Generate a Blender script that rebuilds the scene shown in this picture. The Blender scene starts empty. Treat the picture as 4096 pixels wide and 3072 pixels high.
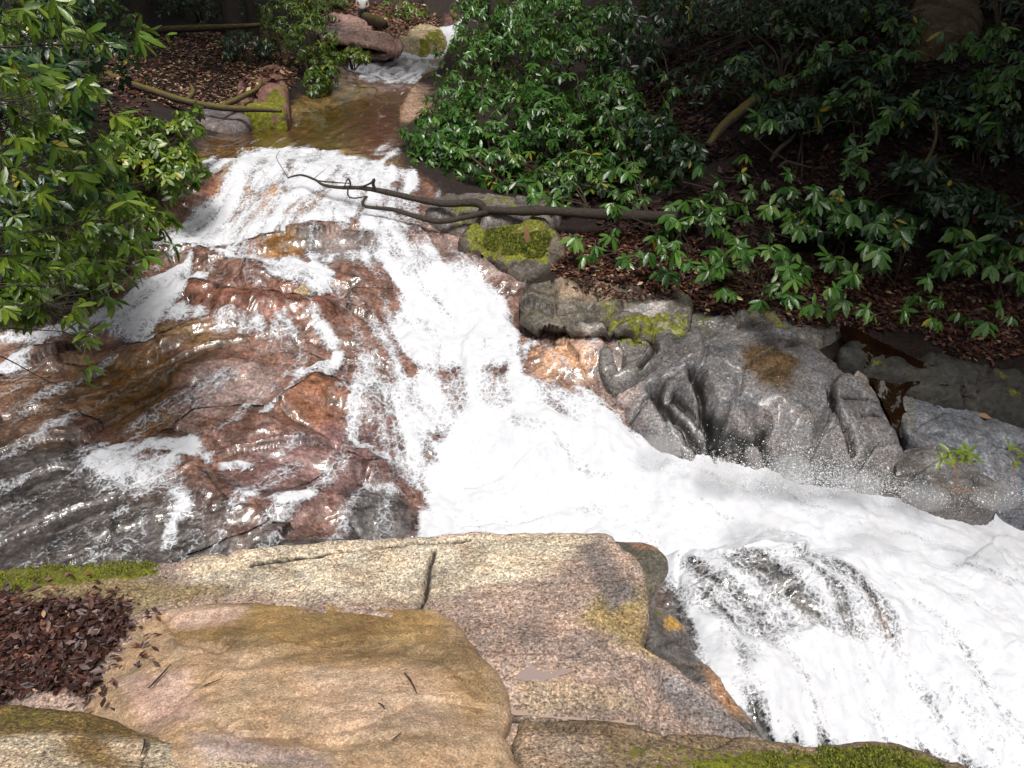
import bpy, bmesh, math, random
import numpy as np
from mathutils import Vector, Matrix
R = math.radians
S = bpy.context.scene
COL = S.collection
# ------------------------------------------------------------------ camera, sky, sun, exposure
PITCH = 28.0
cam_d = bpy.data.cameras.new("camera"); cam_d.sensor_width = 36.0; cam_d.lens = 28.0
cam_d.clip_start = 0.05; cam_d.clip_end = 500.0
cam = bpy.data.objects.new("camera", cam_d); COL.objects.link(cam)
cam.location = (0, 0, 0); cam.rotation_euler = (R(90 - PITCH), 0, 0)
S.camera = cam
S.view_settings.view_transform = 'Standard'; S.view_settings.look = 'None'
S.view_settings.gamma = 1.0; S.view_settings.exposure = 0.42
SUN_EL, SUN_AZ = 63.0, 168.0           # azimuth from +Y towards +X
world = bpy.data.worlds.new("World"); S.world = world; world.use_nodes = True
wn = world.node_tree.nodes; wl = world.node_tree.links
sky = wn.new('ShaderNodeTexSky'); sky.sky_type = 'NISHITA'; sky.sun_disc = False
sky.sun_elevation = R(SUN_EL); sky.sun_rotation = R(SUN_AZ)
sky.air_density = 1.0; sky.dust_density = 6.0; sky.ozone_density = 1.0
hs = wn.new('ShaderNodeHueSaturation'); hs.inputs['Saturation'].default_value = 0.45
wl.new(sky.outputs[0], hs.inputs['Color']); wl.new(hs.outputs[0], wn['Background'].inputs[0])
wn['Background'].inputs[1].default_value = 0.065
sd = bpy.data.lights.new("sun", 'SUN'); sd.energy = 2.9; sd.angle = R(20); sd.color = (1, .96, .9)
so = bpy.data.objects.new("sun", sd); COL.objects.link(so)
_az, _el = R(SUN_AZ), R(SUN_EL)
so.rotation_euler = Vector((-math.sin(_az) * math.cos(_el), -math.cos(_az) * math.cos(_el), -math.sin(_el))).to_track_quat('-Z', 'Y').to_euler()
S.cycles.max_bounces = 6; S.cycles.volume_bounces = 2; S.cycles.transparent_max_bounces = 12; S.cycles.transmission_bounces = 4
S.cycles.diffuse_bounces = 3; S.cycles.glossy_bounces = 2; S.cycles.caustics_reflective = False; S.cycles.caustics_refractive = False
# ------------------------------------------------------------------ numbers
rng = np.random.default_rng(7)
FPX = 28.0 / 36.0 * 1024
CP, SP = math.cos(R(PITCH)), math.sin(R(PITCH))
def ray(px, py):
    xc = (px - 512) / FPX; yc = (384 - py) / FPX
    return xc, CP + yc * SP, -SP + yc * CP
def P(px, py, Y):                      # world point seen at (px,py) at forward distance Y
    a, b, c = ray(px, py); t = Y / b
    return np.array((a * t, Y, c * t))
def fit_tps(pts, lam=0.02):
    pts = np.asarray(pts, float); n = len(pts); xy = pts[:, :2]
    d2 = ((xy[:, None] - xy[None]) ** 2).sum(-1)
    K = 0.5 * d2 * np.log(d2 + 1e-12) + lam * np.eye(n)
    A = np.zeros((n + 3, n + 3)); A[:n, :n] = K
    A[:n, n] = 1; A[:n, n + 1:] = xy; A[n, :n] = 1; A[n + 1:, :n] = xy.T
    b = np.zeros(n + 3); b[:n] = pts[:, 2]
    w = np.linalg.solve(A, b)
    def f(x, y):
        x = np.asarray(x, float); y = np.asarray(y, float); sh = x.shape
        x = x.ravel(); y = y.ravel(); out = np.empty(len(x))
        for i in range(0, len(x), 20000):
            X = x[i:i + 20000]; Yv = y[i:i + 20000]
            D = (X[:, None] - xy[None, :, 0]) ** 2 + (Yv[:, None] - xy[None, :, 1]) ** 2
            out[i:i + 20000] = (0.5 * D * np.log(D + 1e-12)) @ w[:n] + w[n] + w[n + 1] * X + w[n + 2] * Yv
        return out.reshape(sh)
    return f
def hit(f, px, py, y0=1.0, y1=60.0, n=900):
    a, b, c = ray(px, py)
    Y = np.geomspace(y0, y1, n); t = Y / b
    below = (c * t) < f(a * t, Y)
    i = int(np.argmax(below)) if below.any() else n - 1
    if i > 0:
        lo, hi = Y[i - 1], Y[i]
        for _ in range(12):
            m = .5 * (lo + hi)
            if c * m / b < float(f(np.array([a * m / b]), np.array([m]))[0]): hi = m
            else: lo = m
        y = hi
    else: y = Y[0]
    return np.array((a * y / b, y, c * y / b))
# gradient noise ---------------------------------------------------------------
_perm = np.random.default_rng(3).permutation(512)
_perm = np.concatenate([_perm, _perm])
_ang = np.random.default_rng(4).uniform(0, 2 * np.pi, 512)
_gx, _gy = np.cos(_ang), np.sin(_ang)
def perlin(x, y):
    xi = np.floor(x).astype(np.int64); yi = np.floor(y).astype(np.int64)
    xf = x - xi; yf = y - yi
    u = xf * xf * xf * (xf * (xf * 6 - 15) + 10); v = yf * yf * yf * (yf * (yf * 6 - 15) + 10)
    def g(ix, iy, dx, dy):
        h = _perm[(_perm[ix & 511] + iy) & 511]
        return _gx[h] * dx + _gy[h] * dy
    n00 = g(xi, yi, xf, yf); n10 = g(xi + 1, yi, xf - 1, yf)
    n01 = g(xi, yi + 1, xf, yf - 1); n11 = g(xi + 1, yi + 1, xf - 1, yf - 1)
    return 1.45 * ((n00 * (1 - u) + n10 * u) * (1 - v) + (n01 * (1 - u) + n11 * u) * v)
def fbm(x, y, octv=4, gain=.5, ridged=False):
    s = 0; a = 1.0; t = 0
    for o in range(octv):
        n = perlin(x * 2 ** o + 17.3 * o, y * 2 ** o - 9.1 * o)
        if ridged: n = 1 - 2 * np.abs(n)
        s = s + a * n; t += a; a *= gain
    return s / t
def facet(x, y):                        # tilted random cells: broken rock planes; returns height, edge distance
    xi = np.floor(x).astype(np.int64); yi = np.floor(y).astype(np.int64)
    f1 = np.full(x.shape, 9.); f2 = np.full(x.shape, 9.); h = np.zeros(x.shape)
    for dx in (-1, 0, 1):
        for dy in (-1, 0, 1):
            k = _perm[(_perm[(xi + dx) & 511] + yi + dy) & 511]; k2 = _perm[k + 77]; k3 = _perm[k + 191]
            cx = xi + dx + .15 + .7 * k / 512; cy = yi + dy + .15 + .7 * k2 / 512
            ex = x - cx; ey = y - cy; d = np.hypot(ex, ey)
            hh = (k3 / 256 - 1) * .5 + (k / 256 - 1) * ex * .9 + (k2 / 256 - 1) * ey * .9
            nr = d < f1
            f2 = np.where(nr, f1, np.minimum(f2, d)); h = np.where(nr, hh, h); f1 = np.where(nr, d, f1)
    return h, f2 - f1
def sstep(a, b, x):
    t = np.clip((x - a) / (b - a), 0, 1); return t * t * (3 - 2 * t)
def poly_sd(poly, x, y):               # signed distance, positive inside
    poly = np.asarray(poly, float); d2 = np.full(x.shape, 1e9); ins = np.zeros(x.shape, bool)
    n = len(poly)
    for i in range(n):
        ax, ay = poly[i][:2]; bx, by = poly[(i + 1) % n][:2]
        ex, ey = bx - ax, by - ay; L = ex * ex + ey * ey + 1e-12
        t = np.clip(((x - ax) * ex + (y - ay) * ey) / L, 0, 1)
        d2 = np.minimum(d2, (x - ax - t * ex) ** 2 + (y - ay - t * ey) ** 2)
        c = ((ay > y) != (by > y)) & (x < ex * (y - ay) / (ey if abs(ey) > 1e-12 else 1e-12) + ax)
        ins ^= c
    d = np.sqrt(d2); return np.where(ins, d, -d)
def line_d(pts, x, y):                 # distance to an open polyline
    d2 = np.full(x.shape, 1e9)
    for (ax, ay), (bx, by) in zip(pts[:-1], pts[1:]):
        ex, ey = bx - ax, by - ay; L = ex * ex + ey * ey + 1e-12
        t = np.clip(((x - ax) * ex + (y - ay) * ey) / L, 0, 1)
        d2 = np.minimum(d2, (x - ax - t * ex) ** 2 + (y - ay - t * ey) ** 2)
    return np.sqrt(d2)
def catmull(pts, sub=6, closed=False):
    p = np.asarray(pts, float); n = len(p); out = []
    rngi = range(n) if closed else range(n - 1)
    for i in rngi:
        if closed: p0, p1, p2, p3 = p[(i - 1) % n], p[i], p[(i + 1) % n], p[(i + 2) % n]
        else: p0, p1, p2, p3 = p[max(i - 1, 0)], p[i], p[i + 1], p[min(i + 2, n - 1)]
        for k in range(sub):
            t = k / sub
            out.append(.5 * ((2 * p1) + (-p0 + p2) * t + (2 * p0 - 5 * p1 + 4 * p2 - p3) * t * t + (-p0 + 3 * p1 - 3 * p2 + p3) * t ** 3))
    if not closed: out.append(p[-1])
    return np.array(out)
# ------------------------------------------------------------------ mesh helpers
def mesh_np(name, v, f, mat=None, attrs=None, parent=None, smooth=True, loc=None):
    me = bpy.data.meshes.new(name); v = np.asarray(v, np.float32); f = np.asarray(f, np.int32)
    me.vertices.add(len(v)); me.vertices.foreach_set('co', v.ravel())
    k = f.shape[1]
    me.loops.add(f.size); me.loops.foreach_set('vertex_index', f.ravel())
    me.polygons.add(len(f)); me.polygons.foreach_set('loop_start', np.arange(0, f.size, k, dtype=np.int32))
    me.update(calc_edges=True)
    if smooth: me.polygons.foreach_set('use_smooth', np.ones(len(f), bool))
    for an, av in (attrs or {}).items():
        av = np.asarray(av, np.float32)
        if av.ndim == 1:
            a = me.attributes.new(an, 'FLOAT', 'POINT'); a.data.foreach_set('value', av)
        else:
            if av.shape[1] == 3: av = np.concatenate([av, np.ones((len(av), 1), np.float32)], 1)
            a = me.attributes.new(an, 'FLOAT_COLOR', 'POINT'); a.data.foreach_set('color', av.ravel())
    me.validate()
    if mat: me.materials.append(mat)
    o = bpy.data.objects.new(name, me); COL.objects.link(o)
    if loc is not None: o.location = loc
    if parent is not None: o.parent = parent
    return o
def tag(o, label=None, cat=None, group=None, kind=None):
    if label: o['label'] = label
    if cat: o['category'] = cat
    if group: o['group'] = group
    if kind: o['kind'] = kind
    return o
def empty(name, loc=(0, 0, 0)):
    o = bpy.data.objects.new(name, None); o.location = loc; o.empty_display_size = .2; COL.objects.link(o); return o
class MB:
    def __init__(s): s.v = []; s.f = []; s.a = []; s.n = 0
    def add(s, v, f, a=0.0):
        v = np.asarray(v, float); f = np.asarray(f, int)
        s.v.append(v); s.f.append(f + s.n); s.a.append(np.full(len(v), a) if np.isscalar(a) else np.asarray(a)); s.n += len(v)
    def build(s, name, mat, parent=None, smooth=True, off=None, mat2=None, split=None):
        v = np.concatenate(s.v); 
        if off is not None: v = v - np.asarray(off)
        if mat2:
            o = mesh_np(name, v, np.concatenate(s.f), mat, {'vary': np.concatenate(s.a)}, parent, smooth)
            o.data.materials.append(mat2); n = len(o.data.polygons); mi = np.zeros(n, np.int32); mi[split:] = 1
            o.data.polygons.foreach_set('material_index', mi); return o
        return mesh_np(name, v, np.concatenate(s.f), mat, {'vary': np.concatenate(s.a)}, parent, smooth)
def tube(mb, pts, rad, sides=8, sub=5, wob=.12, seed=0, a=0.0):
    pts = np.asarray(pts, float); rad = np.atleast_1d(np.asarray(rad, float))
    if len(rad) != len(pts): rad = np.interp(np.linspace(0, 1, len(pts)), np.linspace(0, 1, len(rad)), rad) if len(rad) > 1 else np.full(len(pts), rad[0])
    q = catmull(np.c_[pts, rad], sub); p, r = q[:, :3], np.maximum(q[:, 3], .001)
    g = np.random.default_rng(seed)
    r = r * (1 + wob * g.uniform(-1, 1, len(r)))
    T = np.gradient(p, axis=0); T /= np.linalg.norm(T, axis=1)[:, None] + 1e-9
    up = np.array((0, 0, 1.)) if abs(T[0][2]) < .9 else np.array((1., 0, 0))
    N = np.cross(T, up); N /= np.linalg.norm(N, axis=1)[:, None] + 1e-9
    B = np.cross(T, N)
    th = np.linspace(0, 2 * np.pi, sides, endpoint=False)
    V = p[:, None] + r[:, None, None] * (np.cos(th)[None, :, None] * N[:, None] + np.sin(th)[None, :, None] * B[:, None])
    m = len(p); V = V.reshape(-1, 3)
    F = []
    for i in range(m - 1):
        for j in range(sides):
            k = (j + 1) % sides
            F.append((i * sides + j, i * sides + k, (i + 1) * sides + k, (i + 1) * sides + j))
    F = np.array(F)
    caps = []
    for base, rev in ((0, True), ((m - 1) * sides, False)):
        for j in range(1, sides - 2, 2):
            qd = [base, base + j, base + j + 1, base + j + 2] if j + 2 < sides else None
            if qd: caps.append(qd[::-1] if rev else qd)
    F = np.concatenate([F, np.array(caps, int)]) if caps else F
    mb.add(V, F, a)
# ------------------------------------------------------------------ materials
class NT:
    def __init__(s, name):
        s.m = bpy.data.materials.new(name); s.m.use_nodes = True; s.t = s.m.node_tree; s.n = s.t.nodes; s.n.clear()
        s.out = s.n.new('ShaderNodeOutputMaterial')
    def __call__(s, typ, ins=None, **kw):
        nd = s.n.new('ShaderNode' + typ)
        for k, v in kw.items(): setattr(nd, k, v)
        for k, v in (ins or {}).items():
            sk = nd.inputs[k]
            if hasattr(v, 'links'): s.t.links.new(v, sk)
            else: sk.default_value = v
        return nd
    def attr(s, nm): return s('Attribute', attribute_name=nm)
    def noise(s, scale, detail=4, rough=.55, vec=None, dist=0):
        i = {'Scale': scale, 'Detail': detail, 'Roughness': rough, 'Distortion': dist}
        if vec is not None: i['Vector'] = vec
        return s('TexNoise', i)
    def mr(s, v, a, b, c=0., d=1.): return s('MapRange', {'Value': v, 'From Min': a, 'From Max': b, 'To Min': c, 'To Max': d}).outputs[0]
    def math(s, op, a, b=0.0): return s('Math', {0: a, 1: b}, operation=op).outputs[0]
    def mix(s, fac, a, b, mode='MIX'):
        nd = s.n.new('ShaderNodeMix'); nd.data_type = 'RGBA'; nd.blend_type = mode
        for sk, v in ((nd.inputs[0], fac), (nd.inputs[6], a), (nd.inputs[7], b)):
            if hasattr(v, 'links'): s.t.links.new(v, sk)
            else: sk.default_value = v if not isinstance(v, tuple) or len(v) == 4 else (*v, 1)
        return nd.outputs[2]
    def pos(s): return s('NewGeometry').outputs['Position']
    def fin(s, sh): s.t.links.new(sh, s.out.inputs['Surface']); return s.m
def rock_material(name, speckle=.5, spk_scale=60., big=3.5, rough=.6, bump=.5, bscale=14., wet=0., fine=45., con=1.):
    t = NT(name); pos = t.pos()
    tint = t.attr('tint').outputs['Color']; moss = t.attr('moss').outputs['Fac']; crack = t.attr('crack').outputs['Fac']
    n1 = t.noise(big, 6, .6, pos).outputs[0]; n2 = t.noise(bscale, 6, .65, pos).outputs[0]
    n3 = t.noise(spk_scale, 3, .7, pos).outputs[0]; n4 = t.noise(fine, 5, .7, pos).outputs[0]
    var = t.mr(n1, .3, .7, 1 - .38 * con, 1 + .34 * con); var2 = t.mr(n2, .3, .7, 1 - .28 * con, 1 + .26 * con)
    v = t.math('MULTIPLY', var, var2)
    c = t.mix(1., tint, t('CombineColor', {0: v, 1: v, 2: v}).outputs[0], 'MULTIPLY')
    hue = t.noise(big * 1.7, 4, .6, t('VectorMath', {0: pos, 1: (5.1, 2.2, 9.4)}, operation='ADD').outputs[0]).outputs[0]
    c = t.mix(t.mr(hue, .45, .75, 0, .5), c, t.mix(1., c, (1.12, .92, .78, 1), 'MULTIPLY'))
    c = t.mix(t.mr(hue, .5, .25, 0, .55), c, t.mix(1., c, (.86, .95, 1.04, 1), 'MULTIPLY'))
    spl = t.mr(n3, .54, .62, 0, speckle); spd = t.mr(n3, .45, .37, 0, speckle)
    c = t.mix(spl, c, t.mix(1., c, (2.1, 2.0, 1.8, 1), 'MULTIPLY'))
    c = t.mix(spd, c, t.mix(1., c, (.34, .31, .3, 1), 'MULTIPLY'))
    pit = t.mr(n4, .45, .36, 0, speckle)
    c = t.mix(pit, c, t.mix(1., c, (.36, .32, .30, 1), 'MULTIPLY'))
    c = t.mix(crack, c, (.008, .007, .006, 1))
    mm = t.mr(t.math('ADD', moss, t.math('MULTIPLY', t.math('SUBTRACT', n2, .5), 1.6)), .42, .62, 0, 1)
    mcol = t.mix(t.mr(n4, .35, .65, 0, 1), (.045, .05, .006, 1), (.30, .32, .015, 1))
    mcol = t.mix(t.mr(n1, .4, .65, 0, .5), mcol, (.07, .05, .015, 1))
    c = t.mix(mm, c, mcol)
    hgt = t.math('ADD', t.math('MULTIPLY', n2, 1.0), t.math('ADD', t.math('MULTIPLY', n4, .35), t.math('MULTIPLY', n3, .18)))
    b = t('Bump', {'Strength': bump, 'Distance': .05, 'Height': hgt})
    rg = t.math('ADD', t.mr(n2, .3, .7, rough - .12, rough + .12), t.math('MULTIPLY', mm, .3))
    pr = t('BsdfPrincipled', {'Base Color': c, 'Roughness': rg, 'Normal': b.outputs[0], 'Specular IOR Level': .5, 'Coat Weight': wet, 'Coat Roughness': .12})
    return t.fin(pr.outputs[0])
# ------------------------------------------------------------------ terrain: stream bed and banks
CTRL = [  # (px, py, forward distance)
 (455,25,33),(440,40,29),(400,50,27),(380,60,25),(380,75,23.5),(400,100,19),(330,115,17),(360,140,14.4),(260,145,14),(400,150,13.3),
 (300,157,12.2),(240,163,11.8),(370,165,12.0),(200,185,11.3),(300,185,11.2),(400,190,11.4),(250,215,10.6),(350,215,10.6),(180,225,10.5),
 (300,245,9.9),(400,245,10),(220,260,9.6),(340,270,9.4),(430,265,9.7),(480,290,9.3),(450,320,8.9),(520,340,8.6),(400,330,8.6),(300,320,8.4),
 (200,310,8.5),(130,320,8.3),(50,335,8.2),(0,345,8.1),(300,380,7.6),(200,380,7.4),(100,380,7.4),(0,390,7.2),(400,390,7.75),(480,390,7.8),
 (560,395,7.7),(450,440,7.25),(550,440,7.2),(350,440,6.9),(250,440,6.6),(100,440,6.5),(0,450,6.3),(500,490,6.8),(620,490,6.8),(400,490,6.5),
 (300,500,6.0),(150,500,5.8),(0,510,5.6),(450,530,6.3),(600,530,6.4),(750,500,6.7),(900,500,6.9),(1024,510,7.0),(300,540,5.5),(150,560,5.2),
 (0,580,4.9),(750,560,6.0),(900,570,6.0),(1024,600,5.8),(780,610,5.3),(700,600,5.5),(850,620,5.25),(750,660,4.75),(880,680,4.9),(1024,700,4.8),
 (800,730,4.25),(950,750,4.4),
 # right bank
 (600,330,8.6),(560,270,9.5),(700,290,9.1),(850,330,8.4),(700,330,8.6),(850,400,7.8),(950,420,7.6),(1000,350,8.2),(1024,300,8.8),(900,270,9.3),
 (700,230,10.2),(560,220,10.7),(480,200,11.3),(470,180,12),(500,150,13),(460,120,15.5),(470,90,19),(500,60,24),(500,30,30),(600,150,12.6),
 (700,150,11.8),(900,200,10.2),(1024,200,10),(900,120,11.5),(1024,100,11.5),(800,60,13.5),(650,70,15),(1024,20,13),(900,0,14.5),(700,0,18),(560,10,26),
 # left bank
 (290,100,17.2),(210,135,14),(230,85,17.5),(150,70,17),(250,50,21),(150,30,20),(300,60,21),(340,70,21),(320,30,27),(370,15,30),(370,40,27),
 (410,35,29),(200,0,25),(350,0,33),(420,5,36),(150,165,11.8),(100,200,11),(130,215,10.2),(100,160,11),(50,120,11.5),(0,60,12),(0,150,10),
 (0,250,8.8),(60,270,8.8),(130,270,9.2),(0,300,8.5)]
W = [P(*c) for c in CTRL] + [np.array(q, float) for q in (
 (-1,4,-4.6),(.5,3.5,-4.9),(-3,3.5,-4.4),(1.5,3,-5.4),(0,1,-4.2),(-3,1,-3.8),(3,1,-6),(5,3,-6.2),(0,-3,-2.6),(-6,-2,-2),(6,-2,-6),(0,-8,-1.5),
 (8,20,3),(15,18,6),(4,32,2.5),(12,32,8),(0,45,2.5),(20,10,6),(-3,40,1.2),(25,25,14),(9.5,7,-3.4),(12,4,-4),(13,9,0),(9,2,-5.8),
 (-12,12,-.3),(-16,20,2),(-11,26,1),(-12,6,-1),(-8,5.5,-3.3),(-8,3,-3.0),(-20,5,3),(-6,40,2),(-14,40,6),(-6,3.6,-3.9),(-25,25,8),
 (-50,30,22),(50,30,26),(0,60,9),(-55,60,30),(55,60,34),(-50,-10,16),(50,-10,8),(0,-10,-1))]
H0 = fit_tps(W, .01)
def G(px, py): return hit(H0, px, py)
_gc = {}
def GX(px, py):
    k = (px, py)
    if k not in _gc: _gc[k] = G(px, py)[:2]
    return _gc[k]
def gpoly(pts): return np.array([GX(*p[:2]) for p in pts])
def axis_grid(segs):                   # [(start, end, step or ratio)]
    out = []
    for a, b, st in segs: out.append(np.arange(a, b, st))
    return np.concatenate(out)
ys = list(np.arange(-10, 3.4, .3)); y = 3.4
while y < 60:
    ys.append(y); y += max(.012, .0022 * y) if y < 13.2 else .0055 * y
ys = np.array(ys)
xr = [5.7]; 
while xr[-1] < 58: xr.append(xr[-1] + min(.016 * 1.012 ** len(xr), 2.5))
xl = [-5.3]
while xl[-1] > -58: xl.append(xl[-1] - min(.016 * 1.012 ** len(xl), 2.5))
xs = np.concatenate([np.array(xl[::-1])[:-1], np.arange(-5.3, 5.7, .0165), np.array(xr)])
GXX, GYY = np.meshgrid(xs, ys)
NY, NX = GXX.shape
Z0 = H0(GXX, GYY)
# the wetted region
WATER = [(462,16),(456,35),(446,50),(440,66),(425,78),(408,92),(398,115),(396,140),(400,165),(425,182),(448,205),(470,235),(495,258),(520,275),
 (522,296),(540,326),(580,336),(622,340),(640,352),(636,380),(650,425),(700,466),(760,482),(850,487),(900,492),(960,500),(1040,498),(1150,520),(1250,800),(900,900),
 (700,800),(640,640),(600,575),(300,590),(0,620),(-160,640),(-160,330),(0,336),(60,328),(110,300),(138,265),(134,240),(165,205),(190,172),(208,140),
 (255,122),(285,108),(305,92),(335,80),(352,62),(378,46),(418,42),(440,30),(447,16)]
wpoly = gpoly(WATER)
dW = poly_sd(wpoly, GXX, GYY) + .05 * fbm(GXX * 2.2, GYY * 2.2, 3)
wet = sstep(-.12, .1, dW)
# relief of the rock bed: ridges running down the slabs, ledges, pot-holes
dist = np.maximum(GYY, 3)
ca, sa = math.cos(R(-32)), math.sin(R(-32))
U = GXX * ca - GYY * sa; V_ = GXX * sa + GYY * ca
wx = .5 * fbm(GXX * .8 + 5, GYY * .8, 2); wy = .5 * fbm(GXX * .8 - 7, GYY * .8 + 3, 2)
rid = fbm((U + wx) * 1.1, (V_ + wy) * 2.3, 4, .5, True)
lump = fbm((GXX + wx) * 1.3, (GYY + wy) * 1.3, 3)
fine = fbm((U + .3 * wx) * 7, (V_ + .3 * wy) * 13, 3, .55, True)
fc1, fe1 = facet((U + .5 * wx) * .95, (V_ + .5 * wy) * 1.9); fc2, fe2 = facet((U + .3 * wx) * 2.6 + 40, (V_ + .3 * wy) * 5.0)
nearf = np.clip(1.25 - (GYY - 13) / 30, .3, 1)
bedrel = .035 * rid + .07 * lump + .010 * fine + .075 * fc1 + .012 * fc2 - .02 * (1 - sstep(0, .10, fe1))
soilrel = .16 * fbm(GXX * .55, GYY * .55, 4) + .05 * fbm(GXX * 2.4, GYY * 2.4, 3)
poolm = sstep(12.6, 13.4, GYY) * wet
relief = (bedrel * (1 - .6 * poolm)) * wet + soilrel * (1 - wet) * sstep(2, 5, GYY)
RIDGES = [  # raised ribs and ledges of the bed: points, half-width, height
 ([(193,288),(215,296),(250,300),(290,303),(326,306)], .20, .16),
 ([(20,362),(90,356),(150,352),(172,338),(190,326),(230,316)], .16, .13),
 ([(255,248),(290,242),(330,238),(372,240)], .22, .15),
 ([(165,256),(200,256),(235,264),(262,276)], .16, .12),
 ([(190,375),(240,368),(285,378)], .24, .10),([(285,400),(330,388),(365,402)], .25, .12),
 ([(270,430),(320,450),(380,470)], .25, .10),([(195,480),(245,505),(300,505),(400,515)], .2, .12),
 ([(700,585),(760,578),(830,590),(880,630)], .35, .22),([(420,270),(470,262),(500,280)], .2, .10),
 ([(560,360),(590,350),(625,352)], .3, .14),([(140,185),(160,195),(190,200)], .35, .18)]
for pts, hw, hh in RIDGES:
    q = gpoly(pts); bb = (q[:, 0].min() - 1.5, q[:, 0].max() + 1.5, q[:, 1].min() - 1.5, q[:, 1].max() + 1.5)
    ix = np.where((xs > bb[0]) & (xs < bb[1]))[0]; iy = np.where((ys > bb[2]) & (ys < bb[3]))[0]
    sl = np.s_[iy[0]:iy[-1] + 1, ix[0]:ix[-1] + 1]
    d = line_d(q, GXX[sl] + .14 * lump[sl], GYY[sl] + .08 * rid[sl])
    relief[sl] += .75 * hh * (1 - sstep(.2 * hw, 1.3 * hw, d))
ZB = Z0 + relief
def zone_colors(zones, base, X, Y, warp):
    c = np.empty(X.shape + (3,)); c[:] = base
    for pts, col, fe in zones:
        q = gpoly(pts)
        d = poly_sd(q, X, Y) + warp * fe * 1.3
        m = sstep(-fe, fe, d)[..., None]
        c = c * (1 - m) + np.array(col) * m
    return c
warp = fbm(GXX * 2.6 + 31, GYY * 2.6, 4)
BEDZ = [
 ([(190,172),(240,152),(300,145),(390,152),(420,175),(300,178)], (.15,.095,.05), .3),
 ([(-60,330),(0,335),(60,330),(110,300),(138,265),(120,240),(0,250),(-60,260)], (.16,.085,.03), .25),
 ([(200,140),(260,118),(300,90),(340,78),(400,92),(396,165),(300,172),(200,175)], (.23,.16,.06), .4),
 ([(350,105),(372,95),(392,110),(396,150),(385,170),(355,150),(362,130)], (.20,.075,.02), .3),
 ([(205,120),(260,112),(280,128),(240,160),(200,160)], (.12,.06,.012), .3),
 ([(340,80),(380,45),(450,25),(470,60),(420,90)], (.30,.2,.17), .6),
 ([(150,170),(205,165),(225,200),(190,225),(150,230)], (.30,.15,.11), .2),
 ([(225,188),(330,190),(335,230),(240,232)], (.42,.24,.12), .2),
 ([(0,430),(90,440),(150,495),(200,480),(230,540),(340,530),(415,525),(415,600),(0,640),(-150,600),(-150,430)], (.075,.068,.07), .25),
 ([(60,360),(150,352),(200,360),(170,400),(180,424),(120,432),(60,410)], (.21,.11,.035), .2),
 ([(0,370),(60,365),(80,400),(60,440),(0,450)], (.2,.12,.08), .2),
 ([(270,402),(300,386),(360,390),(385,430),(340,445),(285,425)], (.24,.105,.06), .15),
 ([(175,400),(200,370),(280,368),(292,398),(235,412),(180,432)], (.30,.21,.20), .12),
 ([(230,440),(400,420),(410,500),(300,525),(240,505)], (.18,.105,.105), .2),
 ([(340,505),(360,488),(395,490),(415,520),(410,535),(350,535)], (.13,.125,.135), .12),
 ([(180,290),(330,285),(335,320),(190,325)], (.22,.10,.075), .12),
 ([(130,320),(190,318),(235,345),(150,352)], (.2,.125,.06), .12),
 ([(262,240),(300,238),(305,258),(260,262)], (.26,.13,.035), .1),
 ([(300,240),(380,234),(385,262),(310,268)], (.2,.17,.17), .12),
 ([(420,225),(500,235),(520,280),(440,270)], (.29,.21,.2), .2),
 ([(530,356),(560,345),(605,343),(612,362),(592,380),(545,386)], (.52,.31,.2), .12),
 ([(600,350),(650,350),(650,400),(610,400)], (.34,.26,.25), .15),
 ([(650,520),(1100,480),(1250,800),(650,800)], (.13,.13,.135), .3),
 ([(860,600),(900,640),(900,670),(870,650)], (.3,.2,.14), .1)]
bed_col = zone_colors(BEDZ, (.20,.112,.09), GXX, GYY, warp)
bed_moss = np.zeros(GXX.shape); bed_crack = .55 * (1 - sstep(.01, .06, fe1)) * wet * sstep(-.1, .3, lump)
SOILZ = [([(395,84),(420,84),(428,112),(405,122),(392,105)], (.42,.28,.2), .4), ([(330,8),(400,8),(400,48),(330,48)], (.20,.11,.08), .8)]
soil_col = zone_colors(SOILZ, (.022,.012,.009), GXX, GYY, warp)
land_col = soil_col * (1 - wet[..., None]) + bed_col * wet[..., None]
bed_moss = (1 - wet) * .42 * sstep(.1, .5, fbm(GXX * .7 + 3, GYY * .7, 3))
M_bed = rock_material("wet stream rock", speckle=.75, spk_scale=32., big=3.2, rough=.34, bump=.42, bscale=9., wet=.22, fine=26., con=1.75)
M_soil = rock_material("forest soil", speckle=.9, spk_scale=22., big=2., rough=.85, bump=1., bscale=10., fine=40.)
idx = np.arange(NY * NX).reshape(NY, NX)
quads = np.stack([idx[:-1, :-1], idx[:-1, 1:], idx[1:, 1:], idx[1:, :-1]], -1).reshape(-1, 4)
allv = np.stack([GXX, GYY, ZB], -1).reshape(-1, 3)
def submesh(name, v, f, mat, attrs):
    used = np.unique(f); mp = np.full(len(v), -1, np.int64); mp[used] = np.arange(len(used))
    return mesh_np(name, v[used], mp[f], mat, {k: a[used] for k, a in attrs.items()})
inb = (dW.ravel() > -.02)
fb = inb[quads].sum(1) >= 2
at = {'tint': land_col.reshape(-1, 3), 'moss': bed_moss.ravel(), 'crack': bed_crack.ravel()}
tag(submesh('stream_bed', allv, quads[fb], M_bed, at), kind='structure')
tag(submesh('ground', allv, quads[~fb], M_soil, at), kind='structure')
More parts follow.
